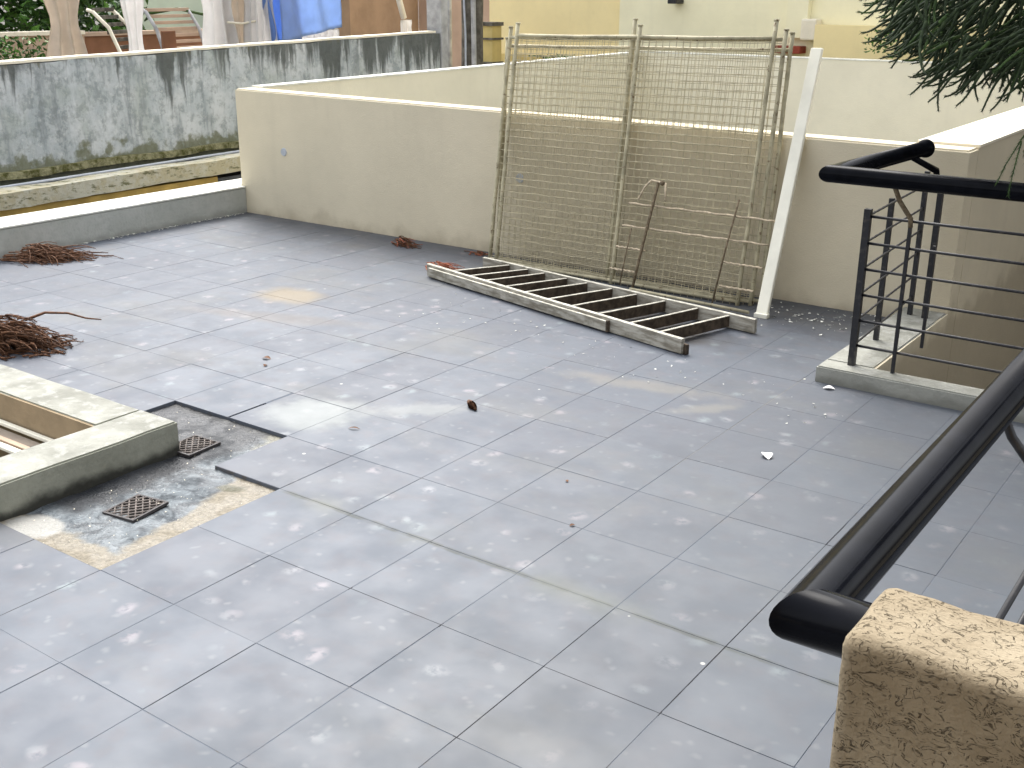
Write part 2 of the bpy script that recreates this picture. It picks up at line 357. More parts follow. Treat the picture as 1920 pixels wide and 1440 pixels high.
def tube(bm, pts, rad, seg=8, mi=0, caps=True):
    pts = [Vector(p) for p in pts]; n = len(pts); rs = rad if isinstance(rad, (list, tuple)) else [rad]*n
    rings = []; prev = None
    for i, p in enumerate(pts):
        d = (pts[min(i+1, n-1)]-pts[max(i-1, 0)]).normalized()
        if prev is None:
            a = d.orthogonal().normalized()
        else:
            a = prev-d*prev.dot(d)
            a = a.normalized() if a.length > 1e-6 else d.orthogonal().normalized()
        prev = a; b = d.cross(a)
        k = 1.
        if 0 < i < n-1:
            c = (pts[i+1]-p).normalized().dot((p-pts[i-1]).normalized()); k = 1/math.sqrt(max(.3, (1+c)/2)) if c < .95 else 1.
        rings.append([bm.verts.new(p+(a*math.cos(2*math.pi*j/seg)+b*math.sin(2*math.pi*j/seg))*rs[i]*k) for j in range(seg)])
    for i in range(n-1):
        for j in range(seg):
            f = bm.faces.new([rings[i][j], rings[i][(j+1) % seg], rings[i+1][(j+1) % seg], rings[i+1][j]]); f.material_index = mi; f.smooth = True
    if caps:
        f = bm.faces.new(rings[0][::-1]); f.material_index = mi
        f = bm.faces.new(rings[-1]); f.material_index = mi
def part_tube(name, pts, rad, mat, parent, seg=10):
    bm = bmesh.new(); tube(bm, pts, rad, seg); return link(name, bm, mat, parent)
def part_box(name, dims, mat, parent=None, bev=0.):
    bm = bmesh.new(); box(bm, *dims, bev=bev); return link(name, bm, mat, parent)
def rough_edges(bm, amt, sc=3.):
    for v in bm.verts:
        n = noise.noise_vector(v.co*sc); v.co += n*amt
def strip_wall(bm, a, b, t, z0, z1, nseg=30, nz=4, amt=.0):
    """wall from a to b (xy), thickness t to the left, subdivided so that its edges can be uneven"""
    a = Vector((*a, 0)); b = Vector((*b, 0)); d = (b-a).normalized(); n = Vector((-d.y, d.x, 0))*t
    prof = [(0, z0)]+[(0, z0+(z1-z0)*k/nz) for k in range(1, nz+1)]+[(1, z1-(z1-z0)*k/nz) for k in range(0, nz+1)]
    rows = []
    for i in range(nseg+1):
        p = a.lerp(b, i/nseg)
        rows.append([bm.verts.new(p+n*q+Vector((0, 0, z))) for q, z in prof])
    for i in range(nseg):
        for j in range(len(prof)-1):
            bm.faces.new([rows[i][j], rows[i+1][j], rows[i+1][j+1], rows[i][j+1]])
    bm.faces.new(rows[0]); bm.faces.new(rows[-1][::-1])
    if amt:
        for r_ in rows:
            for v in r_:
                w = noise.noise_vector(v.co*2.1)*amt+noise.noise_vector(v.co*9)*amt*.45; v.co += w
    bmesh.ops.recalc_face_normals(bm, faces=bm.faces)

# ------------------------------------------------------------------ large structure
# ground far below, so that nothing floats
bm = bmesh.new(); box(bm, -60, 60, -40, 80, -3.3, -3.0); tag(link('ground', bm, MT['soil']), kind='structure')
# terrace floor: slab pieces round the two openings
WX, WY = -1.41, 4.66        # stairwell inner corner
DX, DY = -3.43, 2.20        # skylight opening corner (x max, y max)
floor = empty('floor', (0, 0, 0), kind='structure')
bm = bmesh.new()
for r_ in ((-7.0, -5.6, -1.5, 5.76), (-5.6, DX, DY, 5.76), (-5.6, DX, -1.5, -.2), (DX, WX, -1.5, 5.76), (WX, 3.0, -1.5, WY)):
    box(bm, r_[0], r_[1], r_[2], r_[3], -.22, -.020)
link('slab', bm, MT['slab'], floor)
# tiles
TX, TY, X0, Y0 = .3312, .3528, -1.016, 2.0248
blocked = [(-1.625, 9, 4.545, 9), (-9, -3.224, -.5, 2.40),            # stairwell with kerb, skylight with kerb
           (-3.224, X0-5*TX, Y0-TY, Y0+TY),                           # drain pit
           (X0-8*TX, X0-5*TX, 2.40, Y0+TY), (X0-8*TX-.001, X0-6*TX, Y0+TY, Y0+2*TY+.0)]
# the four pit rectangles use the tile lines themselves
xl = lambda k: X0-k*TX
yl = lambda k: Y0+k*TY
blocked = [(-1.625, 9, 4.545, 9), (-9, -3.224, -.5, 2.40),
           (-3.23, xl(5)+0, yl(-1), yl(1)),
           (xl(6.15)-.4, xl(4.1) if False else xl(5), yl(0), yl(1)),
           (xl(8)+.0, xl(4)-TX*.0-.0, 99, 99)]
blocked = [(-1.625, 9, 4.545, 9), (-9, -3.224, -.5, 2.40), (-3.30, xl(5), yl(-1), yl(1)), (xl(8), xl(6), yl(1)-.01, yl(2))]
PIT = blocked[2:]; blocked = blocked+[(xl(7)-.011, xl(7)+.0005, yl(2)+.002, yl(2)+.20)]
def sub(rects, b):
    out = []
    for x0, x1, y0, y1 in rects:
        a0, a1, c0, c1 = b
        if a0 >= x1 or a1 <= x0 or c0 >= y1 or c1 <= y0: out.append((x0, x1, y0, y1)); continue
        if x0 < a0: out.append((x0, a0, y0, y1)); x0 = a0
        if x1 > a1: out.append((a1, x1, y0, y1)); x1 = a1
        if y0 < c0: out.append((x0, x1, y0, c0))
        if y1 > c1: out.append((x0, x1, c1, y1))
    return out
tiles = []
for i in range(-4, 19):
    for j in range(-9, 11):
        x1 = xl(i); x0 = x1-TX; y0 = yl(j); y1 = y0+TY
        x0 = max(x0, -6.62); y1 = min(y1, 5.757)
        if x1 <= x0 or y1 <= y0: continue
        rs = [(x0, x1, y0, y1)]
        for b in blocked: rs = sub(rs, b)
        for r_ in rs:
            if r_[1]-r_[0] < .012 or r_[3]-r_[2] < .012: continue
            tiles.append(r_)
def tile_bm(bm, w, h, cx=0, cy=0, z=0.):
    g, c, th = .0010, .0006, .009
    w = w/2-g; h = h/2-g
    lo = [(-w, -h), (w, -h), (w, h), (-w, h)]; hi = [(-w+c, -h+c), (w-c, -h+c), (w-c, h-c), (-w+c, h-c)]
    A = [bm.verts.new((cx+x, cy+y, z-th)) for x, y in lo]; B = [bm.verts.new((cx+x, cy+y, z-c)) for x, y in lo]; C_ = [bm.verts.new((cx+x, cy+y, z)) for x, y in hi]
    for P, Q in ((A, B), (B, C_)):
        for k in range(4): bm.faces.new([P[k], P[(k+1) % 4], Q[(k+1) % 4], Q[k]])
    bm.faces.new(C_)
def inview(r_):
    for x in (r_[0], (r_[0]+r_[1])/2, r_[1]):
        for y in (r_[2], (r_[2]+r_[3])/2, r_[3]):
            p = proj((x, y, 0))
            if p and -6 < p[0] < 1030 and -6 < p[1] < 774: return True
    return False
def hidden(r_):     # wholly behind the plaster pier
    cx, cy = (r_[0]+r_[1])/2, (r_[2]+r_[3])/2
    p = proj((cx, cy, 0)); return p and p[0] > 890 and p[1] > 690
vis = [r_ for r_ in tiles if inview(r_) and not hidden(r_)]
vis.sort(key=lambda r_: -(r_[1]-r_[0])*(r_[3]-r_[2])/max(.3, proj(((r_[0]+r_[1])/2, (r_[2]+r_[3])/2, 0))[2])**3 if proj(((r_[0]+r_[1])/2, (r_[2]+r_[3])/2, 0)) else 0)
singles = vis[:298]; ss = set(singles); rest = [r_ for r_ in tiles if r_ not in ss]
cache = {}
for r_ in singles:
    w, h = round(r_[1]-r_[0], 3), round(r_[3]-r_[2], 3)
    if (w, h) not in cache:
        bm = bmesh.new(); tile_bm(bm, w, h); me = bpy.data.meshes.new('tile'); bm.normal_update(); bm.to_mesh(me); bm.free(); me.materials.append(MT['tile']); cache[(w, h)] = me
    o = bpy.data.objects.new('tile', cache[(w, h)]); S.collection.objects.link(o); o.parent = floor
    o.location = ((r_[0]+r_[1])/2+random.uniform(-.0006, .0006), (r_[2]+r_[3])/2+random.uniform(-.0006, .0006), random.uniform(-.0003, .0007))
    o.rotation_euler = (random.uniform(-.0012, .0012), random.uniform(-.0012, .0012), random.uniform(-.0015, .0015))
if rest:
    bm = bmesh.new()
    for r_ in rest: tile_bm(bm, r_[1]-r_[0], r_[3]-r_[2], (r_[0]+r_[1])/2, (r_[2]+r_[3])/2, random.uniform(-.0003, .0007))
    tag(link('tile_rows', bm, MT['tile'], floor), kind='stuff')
# grout bed
bm = bmesh.new(); 
gr = [(-6.62, 3.0, -1.4, 5.757)]
for b in blocked: gr = sub(gr, b)
for r_ in gr: box(bm, *r_, -.0199, -.0007)
link('grout', bm, MT['grout'], floor)
# drain pit floor: uneven screed
bm = bmesh.new(); nx, ny = 60, 70
x0, x1, y0, y1 = -3.72, xl(5)+.004, yl(-1)-.004, yl(2)+.004
grid = {}
for i in range(nx+1):
    for j in range(ny+1):
        x = x0+(x1-x0)*i/nx; y = y0+(y1-y0)*j/ny
        z = -.014+.006*noise.noise((x*7, y*7, 0))+.003*noise.noise((x*25, y*25, 3))
        d = min(math.hypot(x+2.945, y-2.015), math.hypot(x+3.24, y-2.46))
        z -= .002*max(0, 1-d/.3)
        if y < yl(-1)+.10: z += .006*(1-(y-yl(-1))/.16)
        z = min(z, -.0035)
        grid[i, j] = bm.verts.new((x, y, z))
for i in range(nx):
    for j in range(ny):
        cx = x0+(x1-x0)*(i+.5)/nx; cy = y0+(y1-y0)*(j+.5)/ny
        if any(a-.006 <= cx <= b+.006 and c-.006 <= cy <= d+.006 for a, b, c, d in PIT) or cy < yl(1) and cx < -3.2:
            bm.faces.new([grid[i, j], grid[i+1, j], grid[i+1, j+1], grid[i, j+1]])
for v in [v for v in bm.verts if not v.link_faces]: bm.verts.remove(v)
tag(link('drain_screed', bm, MT['screed'], None, True), kind='structure')

# --- skylight kerb (L shaped upstand round the opening)
KZ = .112
def upstand(name, polys, z0, z1, side, top, label, cat, amt=.003):
    root = empty(name, (polys[0][0], polys[0][2], 0), label=label, cat=cat)
    for k, (x0, x1, y0, y1) in enumerate(polys):
        bm = bmesh.new(); box(bm, x0, x1, y0, y1, z0, z1, mtop=1)
        n = max(2, int(max(x1-x0, y1-y0)/.12))
        ax = 0 if x1-x0 > y1-y0 else 1
        for q in range(1, n):
            co = [0, 0, 0]; no = [0, 0, 0]; no[ax] = 1; co[ax] = (x0, y0)[ax]+((x1-x0, y1-y0)[ax])*q/n
            bmesh.ops.bisect_plane(bm, geom=list(bm.verts)+list(bm.edges)+list(bm.faces), plane_co=co, plane_no=no)
        tops = [e for e in bm.edges if all(v.co.z > z1-.001 for v in e.verts) and len(e.link_faces) == 2 and abs(e.calc_face_angle(0)) > .5]
        bmesh.ops.bevel(bm, geom=tops, offset=.006, segments=2, affect='EDGES')
        for v in bm.verts:
            if v.co.z > z0+.02:
                w = noise.noise_vector(v.co*4)*amt; v.co += Vector((w.x if ax else 0, 0 if ax else w.y, w.z))
        o = link('kerb_side' if k else 'kerb_front', bm, [side, top]); o.parent = root
        o.location = (-root.location.x, -root.location.y, 0)
    return root
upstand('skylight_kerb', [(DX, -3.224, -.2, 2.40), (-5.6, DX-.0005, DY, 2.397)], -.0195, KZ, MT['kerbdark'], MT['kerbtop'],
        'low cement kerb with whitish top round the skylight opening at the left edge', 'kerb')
# skylight well
sk = empty('skylight_well', (-4.5, 1, -3), kind='structure')
bm = bmesh.new(); box(bm, -5.6, DX-.004, DY-.006, DY+.03, -3, KZ-.006); box(bm, DX-.008, DX+.02, -.2, DY-.006, -3, KZ-.006)
box(bm, -5.62, -5.6, -.2, DY, -3, -.02); box(bm, -5.6, DX-.01, -.22, -.2, -3, -.02)
o = link('well_wall', bm, MT['tanwall'], sk); o.location = (4.5, -1, 3)
gl = empty('pergola_frame', (-4.5, 2.1, 0), label='white and tan bars laid side by side inside the skylight opening', cat='frame')
for y, w, m_, h, nm in ((2.176, .022, 'whitepaint', .0, 'white_bar'), (2.132, .060, 'greybrown', -.022, 'ledge_board'), (2.088, .024, 'tan', -.008, 'tan_bar'),
                        (2.066, .016, 'greybrown', -.02, 'ledge_board'), (2.040, .028, 'whitepaint', .0, 'white_bar'), (2.005, .03, 'wooddark', -.05, 'ledge_board'), (1.915, .030, 'whitepaint', .0, 'white_bar'),
                        (1.84, .05, 'greybrown', -.05, 'ledge_board'), (1.70, .03, 'whitepaint', -.0, 'white_bar'), (1.48, .03, 'whitepaint', -.0, 'white_bar'), (1.25, .03, 'whitepaint', 0, 'white_bar')):
    o = part_box(nm, (-5.595, DX-.012, y-w/2, y+w/2, h-.014, h), MT[m_], gl, .003); o.location = (4.5, -2.1, 0)
bm = bmesh.new()
for _ in range(500):
    c = Vector((random.uniform(-5.4, -3.7), random.uniform(.3, 2.0), -.9+random.uniform(-.3, .2)))
    a = Vector((random.gauss(0, 1), random.gauss(0, 1), random.gauss(0, .6))).normalized()*.06; b = a.orthogonal().normalized()*.025
    bm.faces.new([bm.verts.new(c-a), bm.verts.new(c+b), bm.verts.new(c+a), bm.verts.new(c-b)])
box(bm, -5.5, -3.6, .1, 2.1, -1.4, -1.25)
tag(link('foliage_below', bm, MT['hedge']), label='dark leaves seen between the bars of the skylight', cat='plant', kind='stuff')

# --- left parapet
pp = empty('left_parapet', (-6.8, 3, 0), label='long low grey parapet with bright white top along the left of the terrace', cat='parapet wall')
bm = bmesh.new(); box(bm, -6.925, -6.62, -1.5, 5.757, -.6, .188); bmesh.ops.bevel(bm, geom=[e for e in bm.edges if all(v.co.z > .18 for v in e.verts)], offset=.006, segments=2, affect='EDGES')
o = link('wall', bm, MT['parapet'], pp); o.location = (6.8, -3, 0)
bm = bmesh.new(); box(bm, -6.93, -6.615, -1.5, 5.756, .1885, .200, .003); box(bm, -6.93, -6.70, 5.7565, 6.6, -.6, .200, .003)
o = link('coping', bm, MT['wash'], pp); o.location = (6.8, -3, 0)
bm = bmesh.new()   # mortar crumbs in the corner between parapet and floor
for _ in range(170):
    y = random.uniform(3.6, 5.7); x = -6.615+abs(random.gauss(0, .018)); r_ = random.uniform(.003, .011)
    q = [bm.verts.new((x+random.uniform(-1, 1)*r_, y+random.uniform(-1.6, 1.6)*r_, random.uniform(0, r_))) for _ in range(4)]
    for f in ((0, 1, 2), (0, 2, 3), (0, 3, 1), (1, 3, 2)): bm.faces.new([q[i] for i in f])
tag(link('mortar_crumbs', bm, MT['wash']), label='pale mortar crumbs lying along the foot of the left parapet', cat='debris', kind='stuff')

# --- beige walled box (light well) in the middle
ZL, ZR = .915, .885
bw = empty('beige_wall', (-4, 5.76, 0), label='long beige plaster wall across the terrace with the mesh panels leaning on it', cat='wall')
bm = bmesh.new()
quadprism(bm, [(-6.66, 5.76, -3), (-1.405, 5.76, -3), (-1.405, 5.92, -3), (-6.66, 5.92, -3)],
          [(-6.66, 5.76, ZL), (-1.405, 5.76, ZR), (-1.405, 5.92, ZR), (-6.66, 5.92, ZL)])
bmesh.ops.bevel(bm, geom=[e for e in bm.edges if all(v.co.z > .8 for v in e.verts)], offset=.010, segments=3, affect='EDGES')
o = link('wall_front', bm, MT['beige'], bw); o.location = (4, -5.76, 0)
for x, z in ((-6.18, .49), (-4.07, .50)):
    bm = bmesh.new(); bmesh.ops.create_cone(bm, cap_ends=True, segments=20, radius1=.030, radius2=.027, depth=.006)
    bmesh.ops.rotate(bm, verts=bm.verts, matrix=Matrix.Rotation(math.pi/2, 3, 'X'))
    o = link('pipe_cover', bm, MT['pipeg'], bw); o.location = (x+4, -.003, z)
lw = empty('side_wall', (-6.6, 9, 0), label='cream side wall running back from the left end of the beige wall', cat='wall')
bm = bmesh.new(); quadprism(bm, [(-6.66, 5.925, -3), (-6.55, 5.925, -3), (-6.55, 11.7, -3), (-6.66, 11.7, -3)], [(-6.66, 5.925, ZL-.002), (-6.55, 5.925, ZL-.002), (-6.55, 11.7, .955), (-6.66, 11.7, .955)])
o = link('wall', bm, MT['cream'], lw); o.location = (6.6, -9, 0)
bm = bmesh.new(); quadprism(bm, [(-6.665, 5.93, ZL-.001), (-6.545, 5.93, ZL-.001), (-6.545, 11.7, .956), (-6.665, 11.7, .956)], [(-6.665, 5.93, ZL+.012), (-6.545, 5.93, ZL+.012), (-6.545, 11.7, .97), (-6.665, 11.7, .97)])
o = link('coping', bm, MT['wash'], lw); o.location = (6.6, -9, 0)
kw = empty('back_wall', (-4, 11.7, 0), label='pale cream wall closing the light well behind the mesh panels', cat='wall')
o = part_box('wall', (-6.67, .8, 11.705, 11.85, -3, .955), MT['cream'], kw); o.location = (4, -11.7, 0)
o = part_box('coping', (-6.67, .8, 11.70, 11.86, .956, .968), MT['wash'], kw); o.location = (4, -11.7, 0)
rw = empty('stairwell_wall', (-1.5, 8, 0), label='beige wall with pale top going back from the corner beside the stairwell', cat='wall')
bm = bmesh.new(); box(bm, -1.70, -1.405, 5.925, 11.70, -3, ZR-.002); o = link('wall', bm, MT['beige'], rw); o.location = (1.5, -8, 0)
bm = bmesh.new(); quadprism(bm, [(-1.71, 5.93, ZR-.001), (-1.40, 5.93, ZR-.001), (-1.40, 11.7, ZR-.001), (-1.71, 11.7, ZR-.001)], [(-1.71, 5.93, ZR+.012), (-1.40, 5.93, ZR+.012), (-1.40, 11.7, ZR+.012), (-1.71, 11.7, ZR+.012)])
o = link('coping', bm, MT['cap'], rw); o.location = (1.5, -8, 0)
# unseen pale slab added in the light well to bounce light onto its walls
bm = bmesh.new(); box(bm, -6.55, -1.70, 5.92, 11.70, -.75, -.60); tag(link('bounce_slab', bm, MT['kerbtop']), kind='structure')
# --- the house the picture is taken from: its wall stands just behind the camera
hw_ = empty('house_wall', (1.5, -.95, 0), label='tan house wall behind the viewpoint that the terrace railing starts from', cat='wall')
o = part_box('wall_body', (-1.2, 6, -1.2, -.95, 0, 4.6), MT['tanwall'], hw_); o.location = (-1.5, .95, 0)
o = part_box('roof_edge', (-1.5, 6.3, -1.3, -.55, 4.601, 4.8), MT['darkbrown'], hw_); o.location = (-1.5, .95, 0)
# --- stairwell
sw = empty('stairwell', (0, 6, -3), kind='structure')
bm = bmesh.new(); box(bm, WX-.02, WX+.006, WY+.004, 5.757, -3, .066); o = link('side_face', bm, MT['beige'], sw); o.location = (0, -6, 3)
bm = bmesh.new(); box(bm, WX+.003, 3, WY-.02, WY, -3, -.0); o = link('well_wall', bm, MT['beige'], sw); o.location = (0, -6, 3)
bm = bmesh.new(); box(bm, 1.2, 1.35, WY, 11.7, -3, 3.4); o = link('sky_blocking_side_wall', bm, MT['tar'], sw); o.location = (0, -6, 3)  # unseen right wall of the well, raised and darkened to block sky light
for k in range(14):
    o = part_box('step', (-.35, 1.2, WY+.05+k*.27, WY+.05+(k+1)*.27+.02, -.17*(k+1)-.17, -.17*(k+1)), MT['slab'], sw); o.location = (0, -6, 3)
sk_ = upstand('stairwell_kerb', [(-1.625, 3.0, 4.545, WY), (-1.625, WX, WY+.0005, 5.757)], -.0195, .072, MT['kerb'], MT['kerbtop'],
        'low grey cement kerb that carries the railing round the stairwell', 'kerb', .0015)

# --- plaster pier in the right foreground
pr_ = empty('plaster_pier', (.3, 1.1, 0), label='tan rough plastered parapet end in the lower right corner', cat='pier')
bm = bmesh.new(); box(bm, -.315, 1.6, 1.035, 1.175, 0, .968)
ed = [e for e in bm.edges if max(v.co.z for v in e.verts) > .2]
bmesh.ops.bevel(bm, geom=ed, offset=.017, segments=4, affect='EDGES', profile=.5)
for q in range(1, 100):
    bmesh.ops.bisect_plane(bm, geom=list(bm.verts)+list(bm.edges)+list(bm.faces), plane_co=(-.315+q*.019, 0, 0), plane_no=(1, 0, 0))
for q in range(1, 40):
    bmesh.ops.bisect_plane(bm, geom=list(bm.verts)+list(bm.edges)+list(bm.faces), plane_co=(0, 0, .968-q*.019), plane_no=(0, 0, 1))
for q in range(1, 7):
    bmesh.ops.bisect_plane(bm, geom=list(bm.verts)+list(bm.edges)+list(bm.faces), plane_co=(0, 1.035+q*.02, 0), plane_no=(0, 1, 0))
for v in bm.verts:
    if v.co.z > .1:
        v.co += noise.noise_vector(v.co*11)*.0035+noise.noise_vector(v.co*34)*.0016
o = link('plaster_body', bm, MT['pillar'], pr_, True); o.location = (-.3, -1.1, 0)

# ------------------------------------------------------------------ railings
RZ, RR = .90, .036
def mitre(name, pts, parent, off, seg=28):
    """round rail with true mitred corners; the corner ring is doubled so that its edge stays crisp"""
    bm = bmesh.new(); P = [Vector(p) for p in pts]; up_ = Vector((0, 0, 1))
    for i in range(len(P)-1):
        d = (P[i+1]-P[i]).normalized(); a = d.cross(up_).normalized(); b = a.cross(d); rings = []
        for e, q in ((i, P[i]), (i+1, P[i+1])):
            nrm = d
            if 0 < e < len(P)-1: nrm = ((P[e]-P[e-1]).normalized()+(P[e+1]-P[e]).normalized()).normalized()
            ring = []
            for k in range(seg):
                w = (a*math.cos(2*math.pi*k/seg)+b*math.sin(2*math.pi*k/seg))*RR
                ring.append(bm.verts.new(q+w-d*(w.dot(nrm)/d.dot(nrm))))
            rings.append(ring)
        for k in range(seg):
            f = bm.faces.new([rings[0][k], rings[1][k], rings[1][(k+1) % seg], rings[0][(k+1) % seg]]); f.smooth = True; f.normal_update()
            if f.normal.dot(f.calc_center_median()-P[i]-d*d.dot(f.calc_center_median()-P[i])) < 0: f.normal_flip()
        if i == 0: bm.faces.new(rings[0][::-1])
        if i == len(P)-2: bm.faces.new(rings[1])
    o = link(name, bm, MT['black'], parent); o.location = off; return o
# near handrail
nr = empty('near_handrail', (-.4, 1.5, 0), label='thick glossy black handrail crossing the lower right corner from the plaster pier', cat='railing')
off = (.4, -1.5, 0)
mitre('handrail', [(-.395, 3.9, RZ), (-.393, 1.160, RZ), (-.28, 1.162, RZ)], nr, off)
for y in (2.1, 3.0, 3.85):
    bm = bmesh.new(); tube(bm, [(-.395, y, RZ-.02), (-.37, y, RZ-.07), (-.30, y, RZ-.15), (-.275, y, RZ-.2)], .009, 10); o = link('bracket', bm, MT['blackbar'], nr, False); o.location = off
    bm = bmesh.new(); box(bm, -.29, -.26, y-.012, y+.012, 0, .72); o = link('post', bm, MT['blackbar'], nr); o.location = off
for k in range(6):
    o = part_tube('rod', [(-.275, 1.17, .10+k*.115), (-.275, 3.85, .10+k*.115)], .006, MT['blackbar'], nr, 8); o.location = off
# far railing round the stairwell
fr = empty('stairwell_railing', (-1.5, 4.6, 0), label='black stairwell railing with rods and a V shaped handrail corner beside the beige wall', cat='railing')
off = (1.5, -4.6, 0)
mitre('handrail', [(1.5, 4.52, RZ), (-1.645, 4.545, RZ), (-1.575, 5.60, RZ)], fr, off)
bm = bmesh.new(); bmesh.ops.create_uvsphere(bm, u_segments=20, v_segments=12, radius=RR*1.25); 
for v in bm.verts: v.co.y *= .55
o = link('end_cap', bm, MT['black'], fr, True); o.location = (off[0]-1.573, off[1]+5.60, RZ)
def sqpost(name, x, y, z0, z1, w=.011, dx=0., dy=0.):
    bm = bmesh.new(); quadprism(bm, [(x-w, y-w, z0), (x+w, y-w, z0), (x+w, y+w, z0), (x-w, y+w, z0)], [(x+dx-w, y+dy-w, z1), (x+dx+w, y+dy-w, z1), (x+dx+w, y+dy+w, z1), (x+dx-w, y+dy+w, z1)])
    o = link(name, bm, MT['blackbar'], fr); o.location = off; return o
CZ = .072
P1 = (-1.505, 4.645); P2 = (-1.545, 5.08); P3 = (-1.555, 5.62); P4 = (-1.475, 5.60)
sqpost('post', *P1, CZ, .755, .014); sqpost('post', *P2, CZ, .735, .011); sqpost('post', *P3, CZ, .79, .011); sqpost('post', *P4, CZ, .78, .013)
sqpost('thin_post', -1.325, 4.64, CZ, .725, .007); sqpost('thin_post', -1.24, 4.72, .18, .62, .006)
sqpost('post', .3, 4.62, CZ, .755, .014)
zs = [.725, .612, .50, .388, .275, .163]
for k, z in enumerate(zs):
    o = part_tube('rod', [(P1[0], 4.645, z), (-1.0, 4.645, z-.003), (1.45, 4.62, z)], .0062, MT['blackbar'], fr, 8); o.location = off
    bm = bmesh.new()  # twisted side rods
    pts = [Vector((P1[0], P1[1], z)).lerp(Vector((P3[0], P3[1], z)), q/30) for q in range(31)]
    tube(bm, pts, [.0046+.0016*(q % 2) for q in range(31)], 6); o = link('side_rod', bm, MT['blackbar'], fr); o.location = off
part = part_tube('bracket', [(-1.325, 4.64, .70), (-1.327, 4.638, .735), (-1.365, 4.59, .81), (-1.385, 4.56, .875)], .010, MT['rust'], fr); part.location = off
part = part_tube('bracket', [(-1.50, 5.60, .76), (-1.51, 5.60, .80), (-1.585, 5.40, .885)], .014, MT['black'], fr); part.location = off
part = part_tube('bracket', [(.3, 4.62, .74), (.3, 4.6, .80), (.3, 4.53, .88)], .010, MT['blackbar'], fr); part.location = off

# ------------------------------------------------------------------ mesh panels leaning on the wall
def panel(idx, bl, br, tl, tr, spikes, label):
    bl, br, tl, tr = map(Vector, (bl, br, tl, tr))
    root = empty('mesh_panel', tuple(bl), label=label, cat='mesh panel', group='steel mesh panels leaning on the beige wall')
    L = lambda u, v: bl.lerp(br, u).lerp(tl.lerp(tr, u), v)-bl
    mid = (.478, .487, .512)[idx]
    for u, s_ in zip((0, mid, 1), spikes):
        bm = bmesh.new(); p0 = L(u, 0); p1 = L(u, 1+s_)
        n = 12; tube(bm, [p0.lerp(p1, q/n)+Vector((random.uniform(-1, 1), random.uniform(-1, 1), 0))*.002 for q in range(n+1)], .0125, 8)
        tube(bm, [p1-Vector((0, 0, .006)), p1+Vector((0, 0, .004))], .015, 8)
        link('post', bm, MT['panel'], root)
    for v in (.015, .985):
        bm = bmesh.new(); tube(bm, [L(0, v), L(.25, v)+Vector((0, 0, -.004)), L(.5, v), L(.75, v)+Vector((0, 0, -.003)), L(1, v)], .0105, 8); link('rail', bm, MT['panel'], root)
    bm = bmesh.new(); dz = .040; n = int((tl-bl).length/dz)
    fn = (L(1, 0)-L(0, 0)).cross(L(0, 1)-L(0, 0)).normalized()
    for k in range(1, n):
        v = k/n; pts = []
        ph = random.random()*6
        for q in range(25):
            u = q/24; pts.append(L(u, v)+Vector((0, 0, math.sin(u*40+ph)*.0022+random.uniform(-1, 1)*.001))+fn*.004)
        tube(bm, pts, .0023, 4, caps=False)
    m_ = int((br-bl).length/.042)
    for k in range(1, m_):
        u = k/m_
        tube(bm, [L(u, .0)+fn*.0, L(u, .35)+fn*.001, L(u+random.uniform(-.002, .002), .7), L(u, .985)], .0016, 4, caps=False)
    o = link('wire_mesh', bm, MT['wire'], root); o['kind'] = 'stuff'
    return root
panel(0, (-4.12, 5.585, .0), (-2.34, 5.585, 0), (-4.20, 5.80, 1.31), (-2.38, 5.805, 1.34), (.02, .02, .05), 'rearmost mesh panel with the lowest top rail, touching the beige wall')
panel(1, (-4.15, 5.545, .0), (-2.38, 5.54, 0), (-4.16, 5.775, 1.36), (-2.40, 5.775, 1.395), (.03, .06, .02), 'middle mesh panel of the stack, sandwiched between the other two')
panel(2, (-4.07, 5.505, .0), (-2.44, 5.50, 0), (-4.09, 5.748, 1.375), (-2.45, 5.746, 1.40), (.035, .03, .05), 'front mesh panel nearest the ladder with taller post ends')
# white pole
wp = empty('white_pole', (-2.235, 5.36, 0), label='long white rectangular pole leaning on the wall right of the mesh panels', cat='pole')
bm = bmesh.new(); a = Vector((0, 0, .0)); b = Vector((-.045, .56, 1.33)); w, d_ = .031, .014
quadprism(bm, [(-w, -d_, 0), (w, -d_, 0), (w, d_, 0), (-w, d_, 0)], [(b.x+q[0], b.y+q[1], b.z) for q in ((-w, -d_), (w, -d_), (w, d_), (-w, d_))])
bmesh.ops.bevel(bm, geom=list(bm.edges), offset=.003, segments=2, affect='EDGES'); link('pole_body', bm, MT['whitepaint'], wp)
bm = bmesh.new(); box(bm, -w-.005, w+.005, -d_-.006, d_+.005, 0, .022, .002); link('foot', bm, MT['whitepaint'], wp)
# rod grille
gg = empty('rod_grille', (-2.8, 5.45, 0), label='low grille of pale and rusty rods propped in front of the mesh panels', cat='grille')
def gp(x, z, f=0): return (x+2.8, -.0+z*.24-f, z)
for z, xa, xb in ((.47, -3.17, -2.29), (.345, -3.19, -2.30), (.225, -3.21, -3.02), (.10, -3.23, -3.06), (.225, -2.54, -2.31), (.10, -2.54, -2.34)):
    bm = bmesh.new(); n = 20; tube(bm, [Vector(gp(xa+(xb-xa)*q/n, z+math.sin(q*1.9)*.0025)) for q in range(n+1)], .0055, 8); link('pale_rod', bm, MT['rodpale'], gg)
bm = bmesh.new(); tube(bm, [gp(-3.055, .004, .02), gp(-3.04, .2, .015), gp(-3.02, .40, .012), gp(-3.0, .60, .01)], .0085, 8); link('rusty_rod', bm, MT['rust'], gg)
bm = bmesh.new(); tube(bm, [gp(-3.10, .50, .03), gp(-3.075, .57, .02), gp(-3.04, .61, .02), gp(-2.99, .605, .02), gp(-2.95, .60, .02), gp(-2.93, .51, .03)], .006, 8); link('hook', bm, MT['rodpale'], gg)
